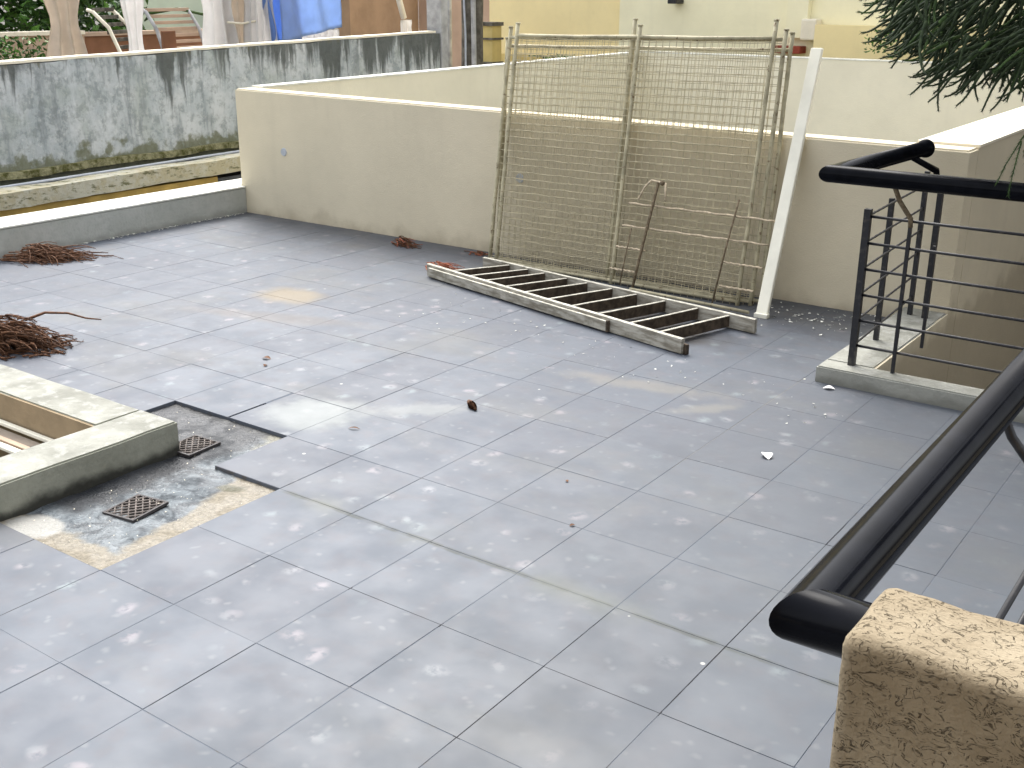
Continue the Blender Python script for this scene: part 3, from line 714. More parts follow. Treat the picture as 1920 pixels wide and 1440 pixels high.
bm = bmesh.new(); bmesh.ops.create_icosphere(bm, subdivisions=1, radius=.016); o = link('rod_knob', bm, MT['rust'], gg); o.location = gp(-2.965, .602, .03)
bm = bmesh.new(); tube(bm, [gp(-2.555, .01, .02), gp(-2.53, .30, .02), gp(-2.50, .56, .02)], .0055, 8); link('rusty_rod', bm, MT['rust'], gg)
bm = bmesh.new(); tube(bm, [gp(-3.14, .02, .02), gp(-3.13, .19, .02), gp(-3.12, .34, .02)], .004, 6); link('rusty_rod', bm, MT['rust'], gg)
bm = bmesh.new(); tube(bm, [(-3.05+2.8, -.05, .02), (-2.8+2.8, -.07, .02), (-2.30+2.8, -.11, .02)], .009, 8); link('floor_rod', bm, MT['panel'], gg)

# ------------------------------------------------------------------ ladder lying on the tiles
ld = empty('step_ladder', (-3.2, 4.95, 0), label='old wooden step ladder lying flat on the tiles before the mesh panels', cat='ladder')
o_ = Vector((-3.2, 4.95, 0))
A0, A1 = Vector((-4.20, 5.01, 0)), Vector((-2.27, 4.54, 0)); F0, F1 = Vector((-4.04, 5.345, 0)), Vector((-2.135, 5.055, 0))
def board(name, p, q, z0, z1, th, mat, parent, jit=.0015, mtop=None, nseg=14):
    bm = bmesh.new(); p = p-o_; q = q-o_; d = (q-p).normalized(); n = Vector((-d.y, d.x, 0))*th/2
    rows = []
    for k in range(nseg+1):
        c = p.lerp(q, k/nseg); w = noise.noise_vector(c*9)*jit
        rows.append([bm.verts.new(c+n*s_+w+Vector((0, 0, z))) for s_, z in ((-1, z0), (1, z0), (1, z1-.002), (.7, z1), (-.7, z1), (-1, z1-.002))])
    for k in range(nseg):
        for j in range(6):
            f = bm.faces.new([rows[k][j], rows[k+1][j], rows[k+1][(j+1) % 6], rows[k][(j+1) % 6]])
            if mtop is not None and j in (2, 3, 4): f.material_index = mtop
    bm.faces.new(rows[0][::-1]); bm.faces.new(rows[-1]); bmesh.ops.recalc_face_normals(bm, faces=bm.faces)
    return link(name, bm, mat, parent)
board('rail', A0, A1, .006, .078, .024, [MT['ladder'], MT['woodpale']], ld, mtop=1)
board('rail', F0, F1, .006, .078, .022, [MT['ladder'], MT['woodpale']], ld, mtop=1)
s0 = A0.lerp(A1, .02)+Vector((-.006, -.022, 0)); s1 = A0.lerp(A1, .76)+Vector((-.006, -.022, 0))
board('rail_strip', s0, s1, .010, .062, .014, [MT['ladder'], MT['woodpale']], ld, mtop=1)
board('strip_cap', s1+Vector((.001, 0, 0)), s1+Vector((.012, -.003, 0)), .008, .066, .018, MT['wooddark'], ld, nseg=2)
us = [.085, .165, .235, .325, .405, .50, .59, .69, .80, .90]
for u in us:
    u2 = u*.985+.005
    a = A0.lerp(A1, u+.015); b = F0.lerp(F1, u2+.03); d = (b-a).normalized()*.014
    board('tread', a+d, b-d, .012, .070, .016, [MT['wooddark'], MT['woodpale']], ld, mtop=1, nseg=4)
    board('rung_bar', a+d+Vector((-.055, .018, 0)), b-d+Vector((-.055, .012, 0)), .010, .022, .012, MT['ladder'], ld, nseg=4)
board('end_block', A0.lerp(A1, .985)+Vector((.0, .016, 0)), A1+Vector((.02, .01, 0)), .001, .05, .02, MT['wooddark'], ld, nseg=2)

# ------------------------------------------------------------------ dry conifer twigs, cones, scraps
def needle_rope(bm, pts, r, mi=0, seg=5, needle=.014, dens=2, mi2=None):
    tube(bm, pts, [r*(1-.6*k/(len(pts)-1)) for k in range(len(pts))], seg, mi, caps=False)
    if not needle: return
    for k in range(len(pts)-1):
        for q in range(dens):
            c = Vector(pts[k]).lerp(Vector(pts[k+1]), (q+random.random())/dens); d = (Vector(pts[k+1])-Vector(pts[k])).normalized()
            s_ = Vector((random.gauss(0, 1), random.gauss(0, 1), random.gauss(0, 1))); s_ = (s_-d*s_.dot(d)).normalized()
            tip = c+(s_*.75+d*.8)*needle*random.uniform(.6, 1.2); w = d.cross(s_)*needle*.12
            f = bm.faces.new([bm.verts.new(c+w), bm.verts.new(tip), bm.verts.new(c-w)]); f.material_index = mi if mi2 is None else mi2
def twig_heap(name, loc, sx, sy, rot, h, n, length, mats_, label, needle=.012, r=.0035, tail=None):
    bm = bmesh.new(); R_ = Matrix.Rotation(rot, 3, 'Z')
    for k in range(n):
        a = random.gauss(0, .45); x = random.gauss(0, .42)*sx; y = random.gauss(0, .38)*sy
        p = Vector((x, y, 0)); p.z = max(.004, h*math.exp(-((x/sx)**2+(y/sy)**2)*1.6)*random.uniform(.05, 1))
        d = Vector((math.cos(a), math.sin(a)*sy/sx*1.6, random.uniform(-.15, .35))); pts = []
        L_ = length*random.uniform(.5, 1.2); n_ = 9; bend = random.uniform(-1, 1)*.35; q = p.copy()
        for s_ in range(n_):
            pts.append(R_ @ q); d = (Matrix.Rotation(bend*.35, 3, 'Z') @ d); d.z -= .09; d.normalize(); q = q+d*L_/n_
            if q.z < .003: q.z = .003+random.random()*.002
        needle_rope(bm, pts, r*random.uniform(.7, 1.3), random.randrange(len(mats_)), 5, needle, 4)
    if tail:
        needle_rope(bm, [Vector(t_) for t_ in tail], r*1.6, 0, 5, needle*.5, 3)
    return tag(link(name, bm, mats_, None, False, loc), label, 'dry twigs', 'dry conifer twigs fallen on the terrace')
twig_heap('dry_twig_heap', (-6.42, 3.87, 0), .27, .13, .85, .11, 240, .20, [MT['dry'], MT['drydark'], MT['dry']], 'reddish brown heap of dry twigs lying against the left parapet')
twig_heap('dry_twig_heap', (-4.86, 2.72, 0), .23, .17, .75, .17, 330, .12, [MT['drydark'], MT['dry'], MT['drydark']], 'dark brown heap of dry twigs beyond the skylight kerb with one long sprig sticking out', .016, .005,
          [(.0, .10, .12), (.06, .17, .15), (.12, .25, .14), (.17, .31, .11), (.22, .36, .10)])
twig_heap('dry_twig_heap', (-4.90, 5.57, 0), .12, .05, -.1, .07, 55, .10, [MT['drydark'], MT['dry'], MT['redneedle']], 'small clump of dry twigs at the foot of the beige wall left of the panels')
twig_heap('dry_twig_heap', (-4.28, 5.20, 0), .17, .07, -.3, .05, 55, .18, [MT['dry'], MT['redneedle'], MT['redneedle']], 'reddish dry twigs under the left end of the ladder')
twig_heap('dry_twig_heap', (-4.33, 5.66, 0), .08, .03, .0, .03, 14, .09, [MT['dry'], MT['redneedle']], 'tiny reddish tuft against the wall beside the panel feet')
# cone
bm = bmesh.new()
for k in range(90):
    u = k/90; z = u*.075; rr_ = .013*math.sin(math.pi*min(1, .18+u*.8)); a = k*2.4
    c = Vector((z, rr_*math.cos(a)*.6, rr_*math.sin(a)*.6)); o2 = Vector((z+.010, rr_*1.25*math.cos(a), rr_*1.25*math.sin(a))); t_ = Vector((0, -math.sin(a), math.cos(a)))*.007
    bm.faces.new([bm.verts.new(c-t_), bm.verts.new(o2-t_*.6+Vector((.003, 0, 0))), bm.verts.new(o2+t_*.6+Vector((.003, 0, 0))), bm.verts.new(c+t_)])
tube(bm, [(0, 0, 0), (.02, 0, 0), (.05, 0, 0), (.078, 0, 0)], [.007, .014, .013, .003], 8)
o = link('pine_cone', bm, MT['drydark'], None, False, (-2.66, 3.41, .016)); o.rotation_euler = (0, .1, -.55)
tag(o, 'small dark conifer cone alone in the middle of the tiled floor', 'cone')
def leaf(loc, L_, rot, mat, label, name='dry_leaf', cat='leaf', wf=.3):
    bm = bmesh.new(); n = 6; P = []; Q = []
    for k in range(n+1):
        u = k/n; w = math.sin(math.pi*min(1, u*.95+.03))*L_*wf; z = .002+math.sin(u*3)*L_*.12
        P.append(bm.verts.new((u*L_, w, z+w*.35))); Q.append(bm.verts.new((u*L_, -w, z+w*.25)))
    R2 = [bm.verts.new((p.co.x, 0, (p.co.z)-.25*abs(p.co.y))) for p in P]
    for k in range(n):
        bm.faces.new([P[k], R2[k], R2[k+1], P[k+1]]); bm.faces.new([R2[k], Q[k], Q[k+1], R2[k+1]])
    o = link(name, bm, mat, None, True, loc); o.rotation_euler = (0, 0, rot)
    return tag(o, label, cat)
leaf((-3.80, 3.33, 0), .045, .3, MT['drydark'], 'curled dark leaf scrap above the drain pit beside smaller crumbs')
leaf((-3.70, 3.25, 0), .03, 2., MT['drydark'], 'tiny dark crumb just below the curled dark leaf scrap')
leaf((-2.87, 2.92, 0), .05, .4, MT['drydark'], 'thin dark leaf scrap on the tiles right of the drain pit', wf=.12)
leaf((-1.43, 3.60, 0), .06, 2.2, MT['cloth'], 'folded white paper scrap on the tiles before the stairwell kerb', 'paper_scrap', 'scrap', .35)
leaf((-1.72, 2.72, 0), .02, 1.1, MT['drydark'], 'tiny dark speck of leaf in the middle right of the floor')
leaf((-1.91, 3.0, 0), .018, 2.3, MT['dry'], 'tiny brown speck of leaf right of the cone')
leaf((-1.56, 4.47, 0), .05, .3, MT['cloth'], 'white flake of plaster at the foot of the stairwell kerb', 'plaster_flake', 'scrap', .3)
bm = bmesh.new()
for _ in range(95):
    t_ = random.random(); x = -3.9+t_*2.6+random.gauss(0, .12); y = 4.55-t_*.38+random.gauss(0, .16); r_ = random.uniform(.003, .009)
    if x > -1.66 and y > 4.5: continue
    c = Vector((x, y, .001)); q = [bm.verts.new(c+Vector((random.uniform(-1, 1)*r_, random.uniform(-1, 1)*r_, random.uniform(0, .7)*r_))) for _ in range(4)]
    for f in ((0, 1, 2), (0, 2, 3), (0, 3, 1), (1, 3, 2)): bm.faces.new([q[i] for i in f])
for _ in range(120):
    x = random.uniform(-2.3, -1.7); y = 5.5+random.gauss(0, .13); y = min(y, 5.74); r_ = random.uniform(.003, .013)
    c = Vector((x, y, .001)); q = [bm.verts.new(c+Vector((random.uniform(-1, 1)*r_, random.uniform(-1, 1)*r_, random.uniform(0, .7)*r_))) for _ in range(4)]
    for f in ((0, 1, 2), (0, 2, 3), (0, 3, 1), (1, 3, 2)): bm.faces.new([q[i] for i in f])
tag(link('plaster_crumbs', bm, MT['wash']), label='white plaster crumbs scattered on the tiles round the ladder', cat='debris', kind='stuff')

# drain grates
def grate(loc, w, h, rot, tilt, label):
    root = empty('drain_grate', loc, label=label, cat='drain grate', group='cast iron drain grates in the wet pit'); root.rotation_euler = (tilt[0], tilt[1], rot)
    bm = bmesh.new(); t_ = .008
    for a in ((-w, w, -h, -h+t_), (-w, w, h-t_, h), (-w, -w+t_, -h+t_+.0005, h-t_-.0005), (w-t_, w, -h+t_+.0005, h-t_-.0005)): box(bm, *a, -.010, .0, .001)
    link('frame', bm, MT['iron'], root)
    bm = bmesh.new(); n = 5
    for k in range(-n-1, n+2):          # diagonal lattice clipped to the frame
        for s_ in (1, -1):
            c = k*.031; pts = []
            for xx in (-w+t_, w-t_):
                yy = s_*(xx)+c; pts.append((xx, yy))
            (xa, ya), (xb, yb) = pts
            def clip(xa, ya, xb, yb, lim):
                if abs(ya) > lim:
                    t2 = ((lim if ya > 0 else -lim)-ya)/(yb-ya); xa += (xb-xa)*t2; ya = lim if ya > 0 else -lim
                return xa, ya
            lim = h-t_
            if max(ya, yb) < -lim or min(ya, yb) > lim: continue
            a_ = clip(xa, ya, xb, yb, lim); b_ = clip(xb, yb, xa, ya, lim)
            tube(bm, [(a_[0], a_[1], -.003+s_*.0006), (b_[0], b_[1], -.003+s_*.0006)], .0030, 5)
    link('lattice', bm, MT['ironpale'], root)
    bm = bmesh.new(); box(bm, -w+.002, w-.002, -h+.009, h-.009, -.0165, -.0095); link('pit', bm, MT['void'], root)
grate((-2.955, 2.005, -.004), .070, .078, .12, (.02, -.02), 'cast iron drain grate in the middle of the wet pit')
grate((-3.235, 2.465, -.004), .070, .078, .05, (0, 0), 'cast iron drain grate half hidden behind the kerb corner')
# flakes of mortar in the pit
bm = bmesh.new()
for _ in range(130):
    x = random.uniform(-3.15, xl(5)); y = random.uniform(yl(-1), yl(1)) if random.random() < .75 else random.uniform(yl(1), yl(2)); x = x if y < yl(1) else random.uniform(xl(8), xl(6))
    if x < -3.2 and y < 2.42: continue
    r_ = random.uniform(.0015, .005); c = Vector((x, y, -.009))
    q = [bm.verts.new(c+Vector((random.uniform(-1, 1)*r_, random.uniform(-1, 1)*r_, random.uniform(0, 1)*r_))) for _ in range(4)]
    for f in ((0, 1, 2), (0, 2, 3), (0, 3, 1), (1, 3, 2)): bm.faces.new([q[i] for i in f])
tag(link('mortar_chips', bm, MT['cap']), label='pale mortar chips scattered in the wet drain pit', cat='debris', kind='stuff')

# ------------------------------------------------------------------ neighbour's wall and ledge on the left
NW = empty('stained_wall', (-8.2, 6, 0), label='tall grey neighbour wall with black drip stains and mossy top', cat='wall')
bm = bmesh.new(); a = Vector((-8.2, 1.5, 0)); nseg = 120
strip_wall(bm, (-8.2, -1.0), (-8.2, 10.05), .16, -3, 1.0, 160, 24, .008)
for v in bm.verts:
    if v.co.z > .2:
        k = (v.co.y-4.6)/5.4; v.co.z += (1.058+.108*k-1.0)*((v.co.z-.2)/.8)
        if v.co.z > .99: v.co.z += noise.noise(Vector((v.co.y*7, v.co.x*3, 0)))*.010
o = link('wall', bm, MT['stain'], NW); o.location = (8.2, -6, 0)
bm = bmesh.new(); strip_wall(bm, (-8.14, -1.0), (-8.14, 10.0), .09, .22, .272, 160, 2, .016)
for v in bm.verts: v.co.z += .02*(v.co.y-4.6)/2.2
o = link('moss_ledge', bm, MT['moss'], NW); o.location = (8.2, -6, 0)
bm = bmesh.new(); strip_wall(bm, (-8.21, -1.0), (-8.21, 10.0), .14, 1.0, 1.02, 160, 1, .006)
for v in bm.verts: v.co.z += .068+.1105*(v.co.y-4.6)/5.4-.006
o = link('wall_top_cap', bm, MT['cap'], NW); o.location = (8.2, -6, 0)
GL = empty('gutter_ledge', (-7.9, 6, 0), label='mossy pale ledge with ochre face below it between parapet and stained wall', cat='ledge')
bm = bmesh.new(); strip_wall(bm, (-7.74, -1.0), (-7.74, 7.6), .20, .085, .205, 140, 3, .012)
for v in bm.verts: v.co.z += .017*(v.co.y-4.6)/2.2
o = link('pale_ledge', bm, MT['ledge'], GL); o.location = (7.9, -6, 0)
o = part_box('ochre_face', (-7.92, -7.765, -1, 6.45, -3, .078), MT['ochre'], GL); o.location = (7.9, -6, 0)
o = part_box('gutter_bed', (-8.19, -7.93, -1, 8, -3, .125), MT['tar'], GL); o.location = (7.9, -6, 0)
o = part_box('ledge_back', (-7.93, -7.78, 6.46, 8, -3, .06), MT['tar'], GL); o.location = (7.9, -6, 0)
def wavy(x, z, y0, y1, amp, n=40, slope=.008):
    return [(x+math.sin(q*.31)*amp, y0+(y1-y0)*q/n, z+slope*(y0+(y1-y0)*q/n-4.6)+math.sin(q*.23)*amp*.4) for q in range(n+1)]
for x, z, r_, m_, lab in ((-7.985, .205, .013, 'pipeg', 'grey plastic conduit running in the gutter under the stained wall'), (-8.03, .185, .014, 'pipeb', 'black hose lying behind the grey conduit in the gutter'),
                          (-7.95, .180, .011, 'pipeb', 'black hose lying in front of the grey conduit in the gutter')):
    bm = bmesh.new(); tube(bm, wavy(x, z, 0, 8, .006), r_, 8); tag(link('conduit', bm, MT[m_]), lab, 'pipe')
# alley floor
bm = bmesh.new(); box(bm, -7.76, -6.97, -1, 8, -1.2, -1.0); tag(link('alley_floor', bm, MT['soil']), kind='structure')
# post at the end of the stained wall
tag(part_box('concrete_post', (-8.40, -8.21+.02, 10.07, 10.19, -3, 3.2), MT['conc'], None, .01), 'slim grey concrete post at the right end of the stained wall', 'post')
# utility pole
up = empty('utility_pole', (-8.57, 11.12, 0), label='thick weathered timber pole standing behind the grey post', cat='pole')
bm = bmesh.new(); n = 24; tube(bm, [(math.sin(k*.6)*.006, math.cos(k*.8)*.006, -3+k*.35) for k in range(n)], [.15-.0015*k+random.uniform(-.004, .004) for k in range(n)], 18); link('trunk', bm, MT['pole'], up)
bm = bmesh.new(); tube(bm, [(.115, -.12, -3), (.115, -.12, .9), (.105, -.125, 2), (.11, -.12, 5)], .03, 10); link('conduit_pipe', bm, MT['conc'], up)
bm = bmesh.new(); tube(bm, [(.02, -.17, -1), (.03, -.17, 1.1), (.01, -.165, 1.4), (-.02, -.165, 2), (.0, -.16, 5)], .012, 8); link('cable', bm, MT['pipeg'], up)

# ------------------------------------------------------------------ neighbour garden beyond the stained wall
bm = bmesh.new(); box(bm, -40, -8.37, -10, 40, -3, .05); tag(link('garden_ground', bm, MT['soil']), kind='structure')
def wall(name, dims, mat, label, cop=None):
    root = empty(name, ((dims[0]+dims[1])/2, (dims[2]+dims[3])/2, dims[4]), label=label, cat='wall')
    off_ = tuple(-c for c in root.location)
    o = part_box('wall_body', dims, MT[mat], root); o.location = off_
    if cop:
        o = part_box('coping', (dims[0]-.03, dims[1]+.03, dims[2]-.0, dims[3]+.0, dims[5]+.001, dims[5]+.05), MT[cop], root); o.location = off_
wall('garden_wall', (-14.2, -14.0, 4.0, 9.55, 0, 1.03), 'tan', 'tan low garden wall at the far left under the hedge', 'cap')
wall('garden_wall', (-14.25, -14.05, 9.56, 12.3, 0, 1.0), 'darkbrown', 'orange brown low garden wall behind the tied curtains', 'tan')
wall('garden_wall', (-16.3, -16.0, 11.6, 15.4, 0, 3.0), 'mint', 'pale mint green wall behind the outdoor chairs')
wall('house_wall', (-14.3, -14.0, 14.75, 16.55, 0, 3.5), 'brownwall', 'orange brown house wall right of the blue sheets')
wall('house_wall', (-14.0, -13.7, 16.56, 20, 0, 3.5), 'pinkwall', 'dusty pink house wall behind the grey post')
def foliage(name, c, ext, n, size, mats_, label, cat='hedge', kind='stuff', dark_core=True):
    bm = bmesh.new()
    clumps = [Vector((random.uniform(-1, 1)*ext[0], random.uniform(-1, 1)*ext[1], random.uniform(-1, 1)*ext[2])) for _ in range(max(6, n//60))]
    for _ in range(n):
        k = random.choice(clumps); p = k+Vector((random.gauss(0, 1), random.gauss(0, 1), random.gauss(0, 1)))*size*2.4
        for ax in range(3): p[ax] = max(-ext[ax]*1.1, min(ext[ax]*1.1, p[ax]))
        a = Vector((random.gauss(0, 1), random.gauss(0, 1), random.gauss(0, .7))).normalized(); b = a.orthogonal().normalized()
        b = (Matrix.Rotation(random.random()*6, 3, a) @ b); s_ = size*random.uniform(.6, 1.3); fold = a.cross(b)*s_*.15
        f1 = bm.faces.new([bm.verts.new(p-a*s_), bm.verts.new(p+b*s_*.45+fold), bm.verts.new(p+a*s_)]); f2 = bm.faces.new([bm.verts.new(p-a*s_), bm.verts.new(p+a*s_), bm.verts.new(p-b*s_*.45+fold)])
        mi = 1 if random.random() < .3 else 0; f1.material_index = mi; f2.material_index = mi
    return tag(link(name, bm, mats_, None, False, c), label, cat, kind=kind)
HL = [MT['hedge'], MT['hedgelight']]
foliage('hedge', (-15.0, 8.0, 1.75), (.6, 3.1, .75), 5200, .085, HL, 'dark green hedge filling the top left corner above the garden wall')
foliage('hedge', (-15.6, 8.0, 1.6), (.2, 3.3, .9), 2600, .13, [MT['hedge'], MT['hedge']], 'deep shaded inner mass of the hedge behind its front leaves')
foliage('garden_bush', (-12.6, 7.45, .80), (.3, .42, .25), 1100, .04, HL, 'soft green bush before the tan garden wall at the left edge', 'bush')
foliage('garden_bush', (-15.2, 13.35, 1.0), (.25, .17, .35), 500, .06, HL, 'narrow dark bush beside the white curtains', 'bush')
foliage('garden_bush', (-15.6, 15.9, 1.3), (.2, .7, .8), 900, .10, HL, 'dark shrub between blue sheet and brown house wall', 'bush')
# curtains
def cloth(name, x, y0, y1, z0, z1, mats_, label, cat, folds=5, amp=.05, waist=None, lean=0., skew=0., group=None):
    bm = bmesh.new(); nu, nv = 40, 24; yc = (y0+y1)/2; hw = (y1-y0)/2; rows = []
    for j in range(nv+1):
        v = j/nv; z = z0+(z1-z0)*v; k = 1.
        if waist: k = 1-waist[1]*math.exp(-((z-waist[0])/waist[2])**2)
        row = []
        for i in range(nu+1):
            u = i/nu*2-1; zz = z+skew*u*(1-v)
            row.append(bm.verts.new((x+amp*k*math.sin(u*folds*2.4+v*1.3+math.sin(v*5)*.4)+.01*noise.noise(Vector((u*4, v*6, y0))), yc+u*hw*k+lean*(v-.5), zz)))
        rows.append(row)
    for j in range(nv):
        for i in range(nu):
            f = bm.faces.new([rows[j][i], rows[j][i+1], rows[j+1][i+1], rows[j+1][i]])
    bmesh.ops.solidify(bm, geom=list(bm.faces), thickness=.006)
    return tag(link(name, bm, mats_, None, True), label, cat, group)
CG = 'pale curtains hanging in the neighbour garden'
cloth('curtain', -10.5, 6.72, 7.22, .3, 2.6, MT['clothtan'], 'leftmost tied curtain, pinkish beige, before the hedge', 'curtain', 4, .045, (1.30, .38, .22), group=CG)
cloth('curtain', -10.5, 7.62, 7.92, .3, 2.6, MT['cloth'], 'narrow twisted white curtain before the outdoor chairs', 'curtain', 3, .03, (1.1, .45, .28), group=CG)
cloth('curtain', -10.5, 8.66, 9.20, .3, 2.6, MT['cloth'], 'bright white curtain left of the beige one, flaring to the wall', 'curtain', 4, .05, (1.40, .25, .22), lean=-.1, group=CG)
cloth('curtain', -10.58, 9.02, 9.45, .3, 2.6, MT['clothtan'], 'beige curtain between the two bright white ones', 'curtain', 4, .03, group=CG)
cloth('curtain', -10.45, 9.26, 9.72, .3, 2.6, MT['cloth'], 'wide white curtain just left of the blue sheets', 'curtain', 6, .05, (1.45, .15, .2), lean=.0, group=CG)
part = part_tube('curtain_tieback', [(-10.42, 8.98, 1.26), (-10.44, 9.2, 1.24), (-10.42, 9.42, 1.27)], .012, MT['cap'], None, 8); tag(part, 'thin pale cord tied across the beige and white curtains', 'cord')
cloth('blue_sheet', -10.45, 9.50, 9.98, 1.02, 2.3, MT['bluedeep'], 'deeper blue sheet edge hanging left of the light one', 'sheet', 3, .04, lean=-.30, skew=.02)
cloth('blue_sheet', -10.30, 9.68, 10.66, 1.10, 2.3, MT['blue'], 'light blue sheet with slanting lower edge hung beyond the wall', 'sheet', 3, .03, lean=-.05, skew=.075)
cloth('towel', -10.62, 10.25, 10.95, .8, 1.14, MT['cloth'], 'white striped towel heaped below the light blue sheet', 'towel', 8, .03, skew=-.02)
cloth('curtain', -11.6, 13.3, 13.52, .8, 1.2, MT['cloth'], 'short white curtain end on the wall top before the brown house', 'curtain', 3, .03, group=CG)
part = part_tube('curtain_pole', [(-11.6, 13.05, 2.6), (-11.6, 13.2, 1.7), (-11.6, 13.38, 1.22)], .045, MT['cloth'], None, 8); tag(part, 'slanted white rod above the short white curtain end', 'rod')
gz = empty('garden_gazebo', (-10.5, 8.5, 0), label='gazebo frame whose top rail carries the pale curtains', cat='gazebo')
for y in (6.6, 9.98): 
    part_tube('top_rail', [(0, y-8.5, 2.6), (-3, y-8.5, 2.6)], .03, MT['conc'], gz)
    part_tube('frame_post', [(-3, y-8.5, 0), (-3, y-8.5, 2.6)], .03, MT['conc'], gz)
part_tube('top_rail', [(0, -1.9, 2.6), (0, 4.6, 2.6)], .03, MT['conc'], gz)
part_tube('frame_post', [(0, 4.6, 0), (0, 4.6, 2.6)], .03, MT['conc'], gz)
# outdoor chairs
def lounge(loc, rot, label, m1, m2, slats, w, h, lean):
    root = empty('garden_chair', loc, label=label, cat='chair'); root.rotation_euler = (0, 0, rot)
    for s_ in (-1, 1):
        part_tube('side_frame', [(.35, s_*w/2, 0), (.33, s_*w/2, .42), (.0, s_*w/2, .45), (-lean*.4, s_*w/2, .75), (-lean, s_*w/2, h), (-lean-.08, s_*w/2*.9, h+.02)], .022, MT[m1], root)
        part_tube('leg', [(-.05, s_*w/2, .45), (-.25, s_*w/2, 0)], .02, MT[m1], root)
    for k in range(slats):
        u = k/(slats-1); x = -lean*.1-lean*.9*u; z = .5+(h-.5)*u
        o = part_box('slat', (x-.01, x+.012, -w/2, w/2, z, z+(h-.5)/slats*.62), MT[m2], root, .004)
    part_box('seat', (-.02, .36, -w/2, w/2, .42, .46), MT[m2], root, .01)
lounge((-11.9, 9.55, .40), .15, 'outdoor chair with pale slatted back seen over the stained wall', 'conc', 'tan', 7, .75, .95, .25)
lounge((-12.2, 8.95, .42), .5, 'second outdoor chair with striped brown back behind the narrow curtain', 'cap', 'pole', 6, .55, .93, .3)
part = part_tube('chair_cover_rail', [(-12.2, 9.25, 1.32), (-12.2, 9.7, 1.38), (-12.2, 10.15, 1.30)], .018, MT['coniferlight'], None, 8); tag(part, 'dark green bent tube above the outdoor chairs', 'tube')
tag(part_box('wooden_board', (-11.82, -11.78, 9.12, 9.32, .5, 1.13), MT['darkbrown'], None, .01), 'dark brown board standing between the two outdoor chairs', 'board')

# ------------------------------------------------------------------ yellow building beyond
yb = empty('yellow_building', (-5, 13.2, -3), label='big yellow rendered building filling the top behind the light well', cat='building')
def yp(name, dims, mat, bev=0.):
    o = part_box(name, dims, MT[mat], yb, bev); o.location = (5, -13.2, 3); return o
yp('wall', (-9.72, -7.60, 13.0, 16, -3, 5), 'yellow'); yp('wall', (-7.597, 6, 12.9, 16, -3, 5), 'yellowpale')
yp('base_band', (-9.75, -7.60, 12.88, 12.997, -3, .80), 'yellowdeep')
yp('pilaster', (-5.33, -5.08, 12.80, 12.897, 1.12, 5), 'yellowpale'); yp('cream_block', (-5.12, -4.94, 12.72, 12.897, 1.10, 1.33), 'cap', .02)
yp('lower_wall', (-4.95, 6, 12.72, 12.897, -3, 1.27), 'yellow')
yp('red_sill', (-5.45, -5.10, 12.70, 12.897, .95, 1.03), 'redroof', .01)
yp('wall_bracket', (-6.82, -6.70, 12.70, 12.897, 1.475, 1.53), 'blackbar', .01)
ym = empty('meter_box', (-9.0, 12.0, 0), label='yellow box with dark bands between grey post and timber pole', cat='meter box')
part_box('box_body', (-.25, .07, 0, .2, -.5, 1.22), MT['yellowdeep'], ym); part_box('box_band', (-.27, .09, -.02, .22, 1.19, 1.235), MT['pole'], ym); part_box('box_band', (-.27, .09, -.02, .22, 1.02, 1.045), MT['pole'], ym)
part_box('box_band', (-.27, .09, -.02, .22, .70, .75), MT['pole'], ym)
foliage('potted_plant', (-3.85, 12.2, 1.05), (.28, .1, .17), 260, .028, HL, 'sparse small plant before the yellow building under the conifer', 'plant')
foliage('potted_plant', (-8.1, 12.3, .78), (.35, .1, .05), 140, .04, HL, 'low dark plant at the foot of the timber pole', 'plant')

# ------------------------------------------------------------------ conifer at the right edge
tr = empty('conifer_tree', (.9, 5.6, -3), label='dark drooping conifer reaching in at the top right corner', cat='tree')
T0 = Vector((.9, 5.6, -3))
bm = bmesh.new(); n = 24; tube(bm, [Vector((.05*math.sin(k*.5), .05*math.cos(k*.4), k*.33)) for k in range(n)], [.16-.0055*k for k in range(n)], 14); link('trunk', bm, MT['bark'], tr)
def cpos(px, py, t_):      # point on a picture ray, px py in photo pixels
    d = fw+rr*((px-960)/2105)-uu*((py-720)/2105); return CAM+d*t_
bmb = bmesh.new(); bmf = bmesh.new(); cnt = 0
limbs = []
for (px, py, t_, zt) in ((1800, -10, 4.3, 5.0), (1870, 60, 4.4, 4.8), (1905, 110, 4.2, 4.5), (1760, -60, 4.6, 5.1), (1850, -60, 4.0, 5.0), (1925, 30, 4.7, 4.9), (1960, 170, 4.3, 4.4)):
    e = cpos(px, py, t_)-T0; s_ = Vector((0, 0, zt)); mid = s_.lerp(e, .55)+Vector((0, 0, .18))
    pts = [s_.lerp(mid, q/5) if q <= 5 else mid.lerp(e, (q-5)/5) for q in range(11)]
    pts = [p+noise.noise_vector(p*3)*.03 for p in pts]
    bm = bmesh.new(); tube(bm, pts, [.03-.0022*q for q in range(11)], 7); link('branch', bm, MT['bark'], tr); limbs.append(pts)
def rope(p, d, L_, light):
    pts = []; n_ = 9; q = p.copy(); bend = Vector((random.uniform(-.22, .22), random.uniform(-.22, .22), -.14))
    for s_ in range(n_):
        pts.append(q.copy()); d = (d+bend*.55+Vector((0, 0, .30 if s_ > 5 else 0))).normalized(); q = q+d*L_/n_
    needle_rope(bmf, pts, .0070, 1 if light else 2, 5, .014, 16, 1 if light else 2)
vd = (-rr*.75-Vector((0, 0, .55))).normalized()
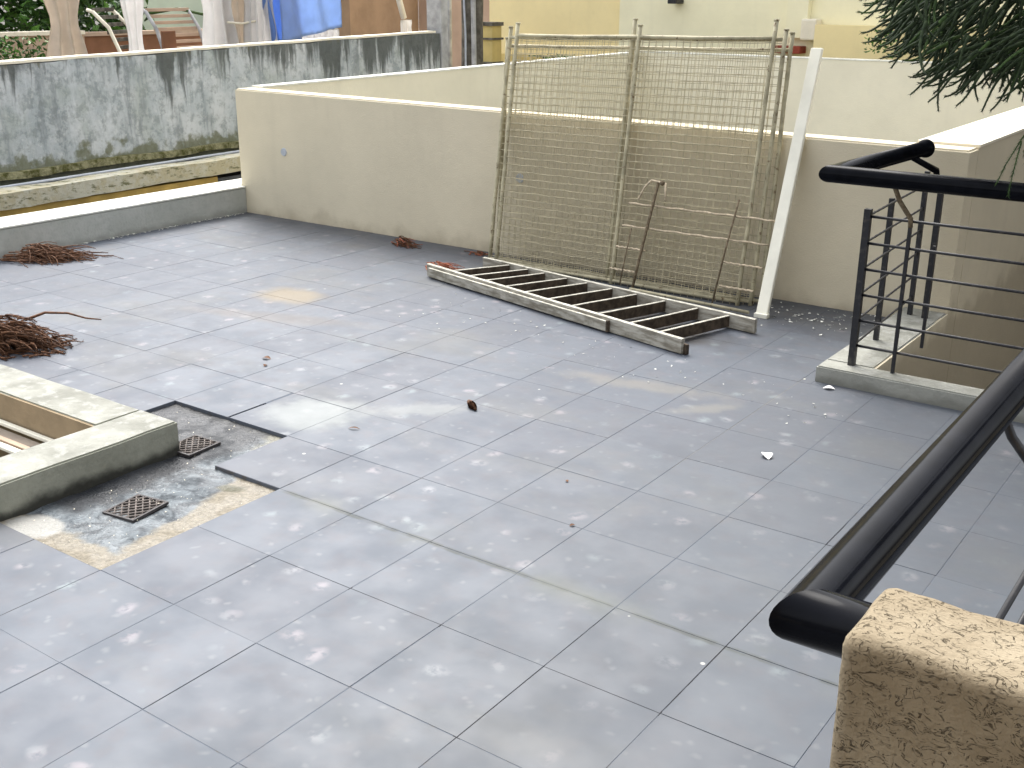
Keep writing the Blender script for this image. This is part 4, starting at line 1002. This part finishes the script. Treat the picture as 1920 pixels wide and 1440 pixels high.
def seedpt():
    # cloud of shoots filling the crown
    while True:
        px = random.uniform(1690, 2150); py = random.uniform(-260, 190)
        lim = 60+(px-1690)*.62 if px < 1850 else 160
        if py < lim-30: return cpos(px, py, random.uniform(3.8, 4.9))
for _ in range(1300):
    p = seedpt()-T0
    d = (vd+Vector((random.gauss(0, .35), random.gauss(0, .35), random.gauss(0, .3)))).normalized(); rope(p, d, random.uniform(.12, .28), random.random() < .10)
for (px, py) in ((1870, 110), (1850, 105), (1830, 95), (1790, 110), (1800, 60), (1770, 85), (1900, 120), (1890, 90), (1740, 40), (1720, 15), (1710, 25), (1760, 60)):
    for _ in range(3):
        p = cpos(px+random.uniform(-25, 25), py+random.uniform(-25, 20), random.uniform(4.0, 4.5))-T0
        d = (vd+Vector((random.gauss(0, .25), random.gauss(0, .25), random.gauss(0, .25)))).normalized(); rope(p, d, random.uniform(.14, .22), random.random() < .12)
link('foliage', bmf, [MT['twig'], MT['coniferlight'], MT['conifer']], tr)['kind'] = 'stuff'
# the loose spray hanging in front of the far handrail
bmf = bmesh.new()
hang = [cpos(1945, 150, 4.1), cpos(1935, 230, 4.1), cpos(1915, 262, 4.1), cpos(1885, 310, 4.1), cpos(1868, 345, 4.1)]
def smoothp(P, k=4):
    out = []
    for i in range(len(P)-1):
        for q in range(k): out.append(P[i].lerp(P[i+1], q/k))
    return out+[P[-1]]
needle_rope(bmf, [p-T0 for p in smoothp(hang)], .0035, 1, 5, .015, 9)
needle_rope(bmf, [p-T0 for p in smoothp([cpos(1915, 265, 4.1), cpos(1903, 310, 4.08), cpos(1893, 350, 4.07), cpos(1890, 368, 4.07)])], .003, 1, 5, .015, 9)
needle_rope(bmf, [p-T0 for p in smoothp([cpos(1935, 230, 4.1), cpos(1920, 285, 4.0), cpos(1925, 330, 4.0)])], .003, 1, 5, .015, 9)
link('hanging_spray', bmf, [MT['twig'], MT['coniferlight']], tr)['label'] = 'loose light green spray hanging before the handrail'
print('TILES', len(singles), len(rest))
